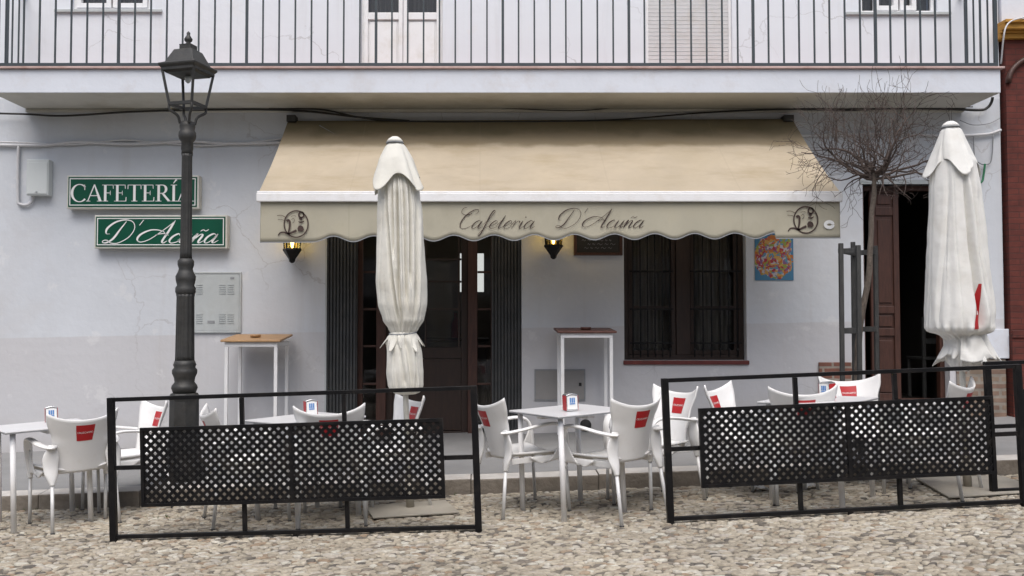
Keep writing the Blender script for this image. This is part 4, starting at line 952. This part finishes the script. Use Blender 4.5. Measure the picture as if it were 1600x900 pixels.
# ------------------------------------------------------------------ chairs
def text_mesh(txt, size):
    cu = bpy.data.curves.new('t', 'FONT'); cu.body = txt; cu.size = size; cu.align_x = 'CENTER'; cu.align_y = 'CENTER'
    o = bpy.data.objects.new('t', cu); C.objects.link(o); dg = bpy.context.evaluated_depsgraph_get(); me = bpy.data.meshes.new_from_object(o.evaluated_get(dg))
    r = ([tuple(v.co) for v in me.vertices], [tuple(p.vertices) for p in me.polygons]); bpy.data.objects.remove(o); return r
TXT = text_mesh('CRUZCAMPO', .0165)
def backpt(u, v, off=0):     # u -1..1, v 0..1
    hw = interp([(0,.175),(.25,.180),(.6,.205),(.85,.246),(1,.260)], v)[0]
    # horn profile: top rises towards the corners, corner rounded
    zt = .785 + .066*abs(u)**2.4
    z = lerp(.405, zt, v)
    y = -.205 - .085*v - .035*v*v + .060*u*u*(.7+.5*v)
    x = hw*u*(1 - .05*(abs(u)**8)*(v**6))
    return Vector((x, y-off, z))
def make_chair(label):
    t = thing('terrace_chair', label, 'chair', group='white plastic terrace armchairs')
    N_ = 24; K = 20
    m = MB()
    m.grid(lambda a, b: tuple(backpt(a*2-1, b)), N_, K)
    obj('backrest', m, M['plastic'], t, local=True, solid=.012, bevel=0)
    def seat(a, b):
        u = a*2-1; y = lerp(-.198, .235, b)
        hw = interp([(0,.185),(.4,.225),(.85,.235),(1,.215)], b)[0]
        z = .425 + .022*abs(u)**3 - .018*math.sin(math.pi*min(1,b*1.1))*(1-u*u) - .030*max(0,(b-.82)/.18)**2
        return (hw*u, y, z)
    obj('seat', MB().grid(seat, 20, 20), M['plastic'], t, local=True, solid=.014)
    obj('seat_skirt', MB().box(-.20, .20, .195, .205, .375, .41).box(-.212, -.204, -.19, .195, .375, .415).box(.204, .212, -.19, .195, .375, .415), M['plastic'], t, local=True, bevel=.003)
    for s in (-1, 1):
        arm = cat([(s*.200,-.262,.600),(s*.232,-.215,.603),(s*.262,-.12,.618),(s*.272,0,.638),(s*.270,.11,.645),(s*.264,.185,.628),(s*.256,.222,.570),(s*.250,.232,.48),(s*.245,.230,.40),(s*.243,.228,.345)], 6)
        k = len(arm); fl_ = []
        for i in range(k):
            q_ = i/(k-1)
            fl_.append(interp([(0,.034,.010),(.15,.030,.012),(.35,.027,.012),(.55,.030,.013),(.66,.030,.014),(.8,.024,.015),(1,.017,.017)], q_))
        mm = MB(); mm.tube(arm, .01, 14, flat=fl_)
        # web joining arm front to seat, and rear leg socket panel
        A_ = [(s*.250,.228,z) for z in (.36,.42,.48,.54,.59)]; B_ = [(s*.228,lerp(.20,-.06,q_),.418+.0*q_) for q_ in (0,.25,.5,.75,1)]
        def web(u, v):
            k_ = u*4; i_ = min(3, int(k_)); f_ = k_-i_; a_ = Vector(A_[i_]).lerp(Vector(A_[i_+1]), f_); b_ = Vector(B_[i_]).lerp(Vector(B_[i_+1]), f_)
            p_ = a_.lerp(b_, v); p_.z -= (.17*u)*math.sin(math.pi*v)*.75; return tuple(p_)
        wb = obj('side_web', MB().grid(web, 10, 10), M['plastic'], t, local=True, solid=.010)
        obj('armrest', mm, M['plastic'], t, local=True)
        sk = cat([(s*.205,-.235,.62),(s*.214,-.222,.54),(s*.218,-.222,.46),(s*.216,-.238,.39),(s*.216,-.246,.335)], 6); k = len(sk)
        obj('leg_socket', MB().tube(sk, .01, 12, upv=(1,0,.001), flat=[interp([(0,.010,.030),(.3,.012,.058),(.6,.014,.048),(1,.0175,.0175)], i/(k-1)) for i in range(k)]), M['plastic'], t, local=True)
        for (p0, p1) in (((s*.243,.228,.36),(s*.250,.240,.0)), ((s*.216,-.245,.35),(s*.232,-.290,.0))):
            lg = obj('leg', MB().tube([p0, (p1[0],p1[1],.006)], .0125, 14), M['alu'], t, local=True)
            obj('foot_cap', MB().lathe([(.014,0),(.0145,.014)], p1[0], p1[1], 12), M['rubber'], lg, local=True)
    for side in (1, -1):      # rear and front of the backrest
        off = .0078*side
        m = MB(); m.grid(lambda a, b: tuple(backpt((a*2-1)*.265, lerp(.60, .90, b), off)), 6, 6, smooth=True)
        pl = obj('printed_label', m, M['red'], t, local=True)
        m = MB(); vs, fs = TXT
        W = max(v[0] for v in vs)*2; out = []
        for (x, y, z) in vs:
            u = -side*x/.215; v = .755 + y/.34
            out.append(tuple(backpt(-u if side < 0 else u, v, off+.0012*side)) if False else tuple(backpt(x*(-side)*(-1)/.215 if side > 0 else -x/.215, v, off+.0012*side)))
        m.add(out, fs); obj('lettering', m, M['white_ink'], pl, local=True)
    return t
ch0 = make_chair('white armchair seen from behind at the far left, left of the left barrier post')
chairs = [
 (117,818, 40, 'white armchair seen from behind at the far left, left of the left barrier post'),
 (195,797,132, 'white armchair facing left between the left barrier post and the street lamp'),
 (390,812,-66, 'white armchair facing right just right of the street lamp, seen edge-on'),
 (525,812,  4, 'white armchair with its back to us behind the left barrier, between lamp and parasol'),
 (598,796,120, 'white armchair right behind the pole of the left parasol'),
 (818,797,-64, 'white armchair left of the middle table, between barrier post and napkin dispenser'),
 (960,806, 38, 'white armchair with its back to us between the middle table and right barrier post'),
 (1022,783,120, 'white armchair half hidden behind the left post of the right barrier'),
 (1180,776,-128,'white armchair facing right below the window, leftmost behind the right barrier panel'),
 (1244,778, 0, 'white armchair with its back to us behind the right barrier, under the tree guard'),
 (1352,757,176,'white armchair facing us on the far side of the right table, by the brown door'),
 (1453,770, 46,'white armchair seen from behind below the folded right parasol'),
]
for i, (px, py, rz, lb) in enumerate(chairs):
    g = Gd(px, py)
    if i == 0: o = ch0; o.location = g; o.rotation_euler = (0, -math.atan(SL)*1.0, 0); 
    else: o = dup(ch0, g, 0, lb)
    o.rotation_mode = 'QUATERNION'
    o.rotation_quaternion = (Matrix.Rotation(-math.atan(SL), 4, 'Y') @ Matrix.Rotation(R(rz), 4, 'Z')).to_quaternion(); o['label'] = lb

# ------------------------------------------------------------------ tables
def make_table(label):
    t = thing('cafe_table', label, 'table', group='square white terrace tables')
    a, H_ = .315, .73
    obj('tabletop', MB().box(-a, a, -a, a, H_-.010, H_), M['tabletop'], t, local=True, bevel=.003)
    obj('table_edge', MB().box(-a+.002, a-.002, -a+.002, a-.002, H_-.017, H_-.0105), M['grey_print'], t, local=True)
    obj('table_frame', MB().box(-.26,.26,-.03,.03,H_-.045,H_-.018).box(-.03,.03,-.26,-.031,H_-.045,H_-.018).box(-.03,.03,.031,.26,H_-.045,H_-.018), M['bar_white'], t, local=True)
    for sx_ in (-1,1):
        for sy in (-1,1): obj('leg', MB().tube([(sx_*.26,sy*.26,0),(sx_*.255,sy*.255,H_-.018)], .019, 14), M['bar_white'], t, local=True)
    return t
def gxy(px, Y): X = PX(px, Y); return Vector((X, Y, road(X)))
tabs = [(gxy(76,6.88), 38, 'white square table cut off by the left edge of the picture'),
        (gxy(484,6.70), 45, 'white square table behind the left barrier, left of the parasol'),
        (gxy(894,6.60), 30, 'white square table in the gap between the two barriers'),
        (gxy(1281,6.70), 45, 'white square table behind the right barrier, before the brown door')]
T0 = make_table(tabs[0][2])
for i, (g, rz, lb) in enumerate(tabs):
    o = T0 if i == 0 else dup(T0, g, 0, lb)
    o.location = g; o.rotation_mode = 'QUATERNION'; o.rotation_quaternion = (Matrix.Rotation(-math.atan(SL), 4, 'Y') @ Matrix.Rotation(R(rz), 4, 'Z')).to_quaternion()
def make_disp(label):
    t = thing('napkin_dispenser', label, 'napkin dispenser', group='red and white napkin dispensers')
    H_, w2, d2 = .128, .043, .04
    def arch(m, x0, x1, y0, y1, z0, z1, rise, mi=0):
        n_ = 10; top = [(lerp(x1,x0,i/n_), z1+rise*math.sin(math.pi*i/n_)) for i in range(n_+1)]
        pg = [(x0,z0),(x1,z0)] + top; k = len(pg)
        m.add([(p[0],y0,p[1]) for p in pg]+[(p[0],y1,p[1]) for p in pg], [tuple(range(k)), tuple(reversed(range(k,2*k)))]+[(i,i+k,(i+1)%k+k,(i+1)%k) for i in range(k)])
    m = MB(); arch(m, -w2, w2, -d2, d2, .004, H_-.012, .010); obj('dispenser_body', m, M['chrome'], t, local=True, bevel=.003)
    for x_ in (-w2-.003, w2+.0005): obj('side_panel', MB().box(x_, x_+.0025, -d2+.003, d2-.003, .006, H_-.018), M['red'], t, local=True)
    m = MB(); pf = None
    for yy in (-d2-.0045, d2+.0045):
        sg = -1 if yy < 0 else 1; m = MB(); arch(m, -w2+.006, w2-.006, *sorted((sg*(d2+.0005), sg*(d2+.003))), .016, H_-.024, .006); pf = obj('paper_front', m, M['paper'], t, local=True); m = MB()
        for x in (-.014, 0, .014): m.box(x-.005, x+.005, yy-.0008, yy+.0008, .062, .096)
        m.box(-.02, .02, yy-.0008, yy+.0008, .050, .058)
        obj('blue_print', m, M['blue_ink'], pf, local=True)
    return t
def on_table(i, dx, dy):
    o = (T0 if i == 0 else None); g, rz, _ = tabs[i]; q_ = (Matrix.Rotation(-math.atan(SL), 4, 'Y') @ Matrix.Rotation(R(rz), 4, 'Z'))
    return g, Vector((dx, dy, .706))
dl_ = [(0, 84, 664, 7.05, 25, 'napkin dispenser on the leftmost table, half hidden by a chair back'),
       (1, 487, 652, 6.82, 22, 'napkin dispenser behind the left barrier, above a chair back'),
       (2, 891, 640, 6.50, 14, 'napkin dispenser on the middle table between the barriers'),
       (3, 1291, 612, 6.72, -55, 'napkin dispenser showing its red side behind the right barrier')]
for k, (i, px, py, Y, rz, lb) in enumerate(dl_):
    X = PX(px, Y); zt = road(X) + .731*math.cos(math.atan(SL))
    if k == 0: D0 = make_disp(lb); o = D0
    else: o = dup(D0, (0,0,0), 0, lb)
    o.location = (X, Y, zt+.001); o.rotation_mode = 'QUATERNION'; o.rotation_quaternion = (Matrix.Rotation(-math.atan(SL), 4, 'Y') @ Matrix.Rotation(R(rz), 4, 'Z')).to_quaternion()
# bar tables
def bar_table(label, pl, pr, yfront, yback, pyf, pyb, matl):
    a = P(pl, pyf, yfront); b = P(pr, pyf, yfront); zb = PZ(pyb, yback); X0, X1 = a.x, b.x; zf = a.z
    t = thing('bar_table', label, 'bar table', ((X0+X1)/2, (yfront+yback)/2, pav((X0+X1)/2, yfront)), group='high white bar tables against the wall')
    dz = SL*(X1-X0)*.5*0
    obj('tabletop', MB().hexa([(X0,yfront,zf-.022),(X1,yfront,zf-.022),(X1,yback,zb-.022),(X0,yback,zb-.022),(X0,yfront,zf),(X1,yfront,zf),(X1,yback,zb),(X0,yback,zb)]), matl, t, bevel=.006)
    m = MB(); zu = min(zf, zb)-.024; i_ = .035
    m.box(X0+i_, X1-i_, yfront+.03, yfront+.06, zu-.045, zu).box(X0+i_, X1-i_, yback-.06, yback-.03, zu-.045, zu).box(X0+i_, X0+i_+.03, yfront+.061, yback-.061, zu-.045, zu).box(X1-i_-.03, X1-i_, yfront+.061, yback-.061, zu-.045, zu)
    obj('table_frame', m, M['bar_white'], t, bevel=.003)
    for X in (X0+i_+.017, X1-i_-.017):
        for Y in (yfront+.045, yback-.045): obj('leg', MB().box(X-.017, X+.017, Y-.015, Y+.015, pav(X,Y), zu-.046), M['bar_white'], t, bevel=.003)
    return t, X0, X1, zf, zb
M['wood_red'] = mat('dark_wood_top', (.13,.05,.035), .45, var=.3, vscale=6)
t, X0, X1, zf, zb = bar_table('high white bar table with pale wooden top beside the steel cabinet', 344, 438, 8.95, 9.55, 531, 522, M['wood_top'])
o = obj('ashtray', MB().lathe([(.05,lerp(zf,zb,.4)+.004),(.055,lerp(zf,zb,.4)+.03),(.045,lerp(zf,zb,.4)+.03),(.04,lerp(zf,zb,.4)+.01)], PX(400,9.2), 9.2, 20), M['wood_top']); tag(o, 'small wooden ashtray on the pale topped bar table', 'ashtray')
t, X0, X1, zf, zb = bar_table('high white bar table with dark wooden top left of the window', 871, 964, 9.0, 9.5, 517, 512, M['wood_red'])
o = obj('ashtray', MB().lathe([(.05,lerp(zf,zb,.4)+.002),(.055,lerp(zf,zb,.4)+.025),(.045,lerp(zf,zb,.4)+.025),(.04,lerp(zf,zb,.4)+.01)], PX(915,9.2), 9.2, 20), M['wood_red']); tag(o, 'small dark ashtray on the dark topped bar table', 'ashtray')

# ------------------------------------------------------------------ parasols
def ridge(x): return 1 - abs(x)
def cloth(rows, Y, seed, depth=.8, nfold=1.0, amp=.16, pinch=None, creases=()):
    """rows: (py, xl, xr)"""
    tab = [(r[0], r[1], r[2]) for r in rows]; y0, y1 = rows[0][0], rows[-1][0]
    s = F/Y; so = Vector((seed*3.1, seed*1.7, seed*.9))
    def fn(u, v):
        py = lerp(y0, y1, v); xl, xr = interp(tab, py); c = P((xl+xr)/2, py, Y); r = (xr-xl)/2/s
        a = 2*math.pi*u; ca, sa = math.cos(a), math.sin(a)
        q1 = noise.noise(Vector((ca*1.15*nfold, sa*1.15*nfold, v*.75)) + so); q2 = noise.noise(Vector((ca*2.6*nfold, sa*2.6*nfold, v*1.1)) + so*2)
        cre = max(0, 1-abs(q1)*7)**1.3 + .30*max(0, 1-abs(q2)*7)**1.3
        f = 1 - amp*min(1.3, cre) + .09*q1 + .03*q2
        if pinch:
            for (pp, wdt) in pinch:
                g_ = math.exp(-((py-pp)/wdt)**2); f *= 1 + g_*.16*noise.noise(Vector((ca*7, sa*7, py*.01)) + so)
        for (c0, c1, p0, p1, wd, dp) in creases:      # long folds: cos(angle) at the top and bottom, extent, width, depth
            tt = (py-p0)/(p1-p0)
            if -.1 < tt < 1.1 and sa < .2:
                ed = max(0, min(1, (tt+.1)*5, (1.1-tt)*5)); dd = (ca-lerp(c0, c1, tt))/wd
                f -= ed*dp*(math.exp(-dd*dd) - .35*math.exp(-((dd-1.9)/1.2)**2))
        f += .012*noise.noise(Vector((ca*3, sa*3, py*.06))+so)
        return (c.x + ca*r*f, Y + sa*r*f*depth, c.z)
    return fn
def vent(px0, py0, Y, rows, phase, amp_px, seed):
    s = F/Y
    tab = rows
    def fn(u, v):
        a = 2*math.pi*u; ca, sa = math.cos(a), math.sin(a)
        r, py, cx_ = interp(tab, v)
        w4 = 2.2*abs(math.cos(2*(a-phase)))**2.6 - .8; k = v**1.8
        r_ = r/s*(1 + .12*k*w4 + (.05+.16*v)*noise.noise(Vector((ca*2.2, sa*2.2, v*1.2+seed))) - .10*v*max(0, 1-abs(noise.noise(Vector((ca*1.7, sa*1.7, seed+.3*v)))*7)))
        c = P(cx_, py + amp_px*k*w4, Y)
        return (c.x + ca*r_, Y + sa*r_*.9, c.z)
    return fn
def parasol(label, foot, tip, Y, rows, vrows, phase, cm, seed, plate, pinch, amp, creases=()):
    f0 = P(foot[0], foot[1], Y); gx_ = road(f0.x); f0.z = gx_
    tpn = P(tip[0], tip[1], Y)
    t = thing('folded_parasol', label, 'parasol', tuple(f0), group='folded parasols')
    obj('pole', MB().tube([f0+Vector((0,0,.02)), f0.lerp(tpn,.96)], .021, 16), M['sign_frame'], t)
    pb = MB(); zs = [Gd(*p) for p in plate]
    pb.add([p+Vector((0,0,.018)) for p in zs]+[p+Vector((0,0,.030)) for p in zs], [(3,2,1,0),(4,5,6,7),(0,1,5,4),(1,2,6,5),(2,3,7,6),(3,0,4,7)])
    obj('base_plate', pb, M['base_plate'], t, bevel=.003)
    obj('base_socket', MB().tube([f0+Vector((0,0,.03)), f0.lerp(tpn,.09)], .030, 16), M['base_plate'], t)
    body = obj('canopy', MB().grid(cloth(rows, Y, seed, amp=amp, pinch=pinch, creases=creases), 320, 170, closed=True), cm, t)
    obj('vent_flap', MB().grid(vent(0,0,Y,vrows,phase,(12),seed), 96, 24, closed=True), cm, t, solid=.003)
    s = F/Y; c = P(tip[0], tip[1]+6, Y)
    obj('finial_cap', MB().lathe([(12.5/s, c.z-.012),(12.5/s, c.z+.0),(9/s, c.z+.018),(5/s, c.z+.030),(1/s, c.z+.033)], c.x, Y, 20), cm, t)
    obj('cap_ring', MB().lathe([(14/s, c.z-.020),(14/s, c.z-.013)], c.x, Y, 24), M['grey_print'], t)
    return t, body
rows1 = [(226,611,626),(250,603,637),(275,596,648),(300,591,657),(340,589,661),(400,587,665),(440,586,668),(475,589,668),(500,597,663),(514,606,654),(521,610,649),(527,604,654),(534,602,656),(550,604,659),(580,603,661),(602,606,660),(612,610,657),(616,620,648)]
v1 = [(0,9,222,618),(.15,15,229,618),(.55,27,252,618.5),(1,40,285,619)]
U1, body1 = parasol('folded ivory parasol tied at its lower third before the cafe entrance', (641,797), (617,214), 6.83, rows1, v1, R(45+10), M['umb'], 2.3, [(583,815),(718,806),(696,787),(570,796)], [(524,22),(600,18)], .075, [(-.04,-.02,290,450,.05,.30),(-.62,-.16,300,505,.065,.30),(-.30,-.24,290,400,.05,.20),(.30,.26,290,470,.05,.24),(.55,.40,300,440,.05,.22),(.84,.55,330,500,.06,.18),(-.1,.02,430,512,.06,.22),(.25,.5,530,612,.12,.22),(-.3,.1,530,600,.10,.12)])
# tie cord and gathered frill at the cinch
def cord(px, py, rpx, Y, thick, mtl, par, nm='tie_cord'):
    s = F/Y; c = P(px, py, Y); pts = [(c.x+rpx/s*math.cos(a), Y+rpx/s*.8*math.sin(a), c.z+.012*math.sin(a*1+.5)) for a in [2*math.pi*i/28 for i in range(29)]]
    obj(nm, MB().tube(pts, thick, 6), mtl, par)
cord(629.5, 520, 21, 6.83, .005, M['grey_print'], U1)
def frill(px, py0, py1, r0, r1, Y, seed, droop=10):
    s = F/Y
    def fn(u, v):
        a = 2*math.pi*u; ca, sa = math.cos(a), math.sin(a); n1 = noise.noise(Vector((ca*2.2, sa*2.2, seed)))
        n2 = noise.noise(Vector((ca*5, sa*5, seed))); r = lerp(r0, r1, v*(.25+.95*ca*ca))/s*(1+.75*v*n1+.30*v*n2); c = P(px, lerp(py0, py1, v) + droop*v*(2.2*n1+n2), Y)
        return (c.x+ca*r, Y+sa*r*.85, c.z)
    return fn
obj('gathered_frill', MB().grid(frill(630, 519, 536, 19, 29, 6.83, 4.0, 14), 140, 10, closed=True), M['umb'], U1, solid=.003)
# right parasol
rows2 = [(202,1480,1492),(230,1467,1508),(255,1456,1524),(300,1453,1531),(380,1450,1537),(440,1448,1545),(490,1446,1553),(512,1446,1553),(518,1450,1549),(524,1470,1534),(530,1476,1536),(548,1476,1540),(565,1480,1536),(576,1488,1520),(580,1494,1512)]
v2 = [(0,9,198,1486),(.15,15,204,1486),(.6,26,232,1487.5),(1,36,262,1489)]
U2, body2 = parasol('folded white parasol with red print before the open side door', (1512,765), (1485,190), 6.85, rows2, v2, R(-90), M['umb2'], 5.1, [(1483,783),(1640,772),(1560,748),(1430,752)], [(522,14),(560,16)], .07, [(.02,.22,285,520,.08,.30),(.34,.78,285,520,.10,.18),(-.55,-.6,290,500,.12,.05),(.6,.95,300,520,.08,.14)])
obj('gathered_frill', MB().grid(frill(1512, 520, 556, 26, 38, 6.85, 7.0, 12), 140, 12, closed=True), M['umb2'], U2, solid=.003)
def hang(u, v):
    xl, xr = lerp(1503,1500,v), lerp(1527,1551,v); px = lerp(xl, xr, u); py = lerp(516, 563+5*math.sin(u*3.3)-4*u, v)
    return tuple(P(px, py, 6.85-.12-.05*v+.022*math.sin(u*8+v*1.5)*v+.02*noise.noise(Vector((u*3,v*2.5,4)))))
obj('hanging_flap', MB().grid(hang, 30, 20), M['umb2'], U2, solid=.003)
# printed marks on the right parasol: red strip with a white letter, grey lozenge (lie on the cloth)
from mathutils.bvhtree import BVHTree
dg = bpy.context.evaluated_depsgraph_get(); bpy.context.view_layer.update()
def decal(body, par, pts, mtl, nm, Y, lift=.006, nsub=10):
    me = body.data; off = body.matrix_world.translation if False else origin(body)
    bvh = BVHTree.FromPolygons([v.co + off for v in me.vertices], [tuple(p.vertices) for p in me.polygons])
    m = MB(); (a, b, c, d) = [P(*p, Y-1.0) for p in pts]
    def fn(u, v):
        s0 = Vector(a).lerp(b, u).lerp(Vector(d).lerp(c, u), v); s0.y = Y-1; s1 = Vector((s0.x*Y/(Y-1), Y, EYE+(s0.z-EYE)*Y/(Y-1)))
        st = Vector((s1.x, Y-.6, s1.z)); hit = bvh.ray_cast(st, Vector((0,1,0)))
        h_ = hit[0] if hit[0] is not None else s1; return (h_.x, h_.y-lift, h_.z)
    m.grid(fn, nsub, nsub*2); obj(nm, m, mtl, par)
decal(body2, U2, [(1497,514),(1509,514),(1511,445),(1508,445)], M['red'], 'red_print', 6.85)
decal(body2, U2, [(1501,492),(1505,492),(1506,486),(1502,486)], M['white_ink'], 'white_letter', 6.85, .009, 3)

# ------------------------------------------------------------------ litter
def crumple(px, py, r, seed, label):
    g = Gd(px, py); m = MB(); rr = random.Random(seed)
    m.grid(lambda u, v: (g.x+(u-.5)*r*2, g.y+(v-.5)*r*1.4, g.z+.018+.022*abs(noise.noise(Vector((u*3+seed, v*3, 0))))*2+.01*math.sin(u*3.1)), 8, 8, smooth=False)
    o = obj('paper_napkin', m, M['paper'], solid=.001); tag(o, label, 'napkin', 'dropped paper napkins')
crumple(1188, 768, .06, 1, 'crumpled white napkin on the cobbles left of the right barrier middle post')
crumple(1268, 765, .045, 4, 'flat white napkin on the cobbles under the right table')

mb = MB(); rw = random.Random(21)
for (px, py, n_, sp) in ((1372,812,16,.10),(252,848,10,.06),(700,838,8,.10),(930,700,0,.1),(1010,766,14,.30),(380,786,14,.35),(1230,752,12,.3)):
    for _ in range(n_):
        g = Gd(px, py); X = g.x+rw.gauss(0,sp); Y = min(g.y+rw.gauss(0,.02), YK-.01) if py > 800 else YK-.012; z = road(X)+.004; a = rw.uniform(0,6.28); h = rw.uniform(.012,.03)
        mb.add([(X-.004,Y,z),(X+.004,Y,z),(X+.012*math.cos(a),Y-.01*abs(math.sin(a)),z+h)], [(0,1,2)])
M['weed'] = mat('weed_green', (.10,.13,.04), .8)
o = obj('weeds', mb, M['weed']); o['kind'] = 'stuff'; o['label'] = 'small weeds growing between the cobbles and along the kerb'; o['category'] = 'weeds'
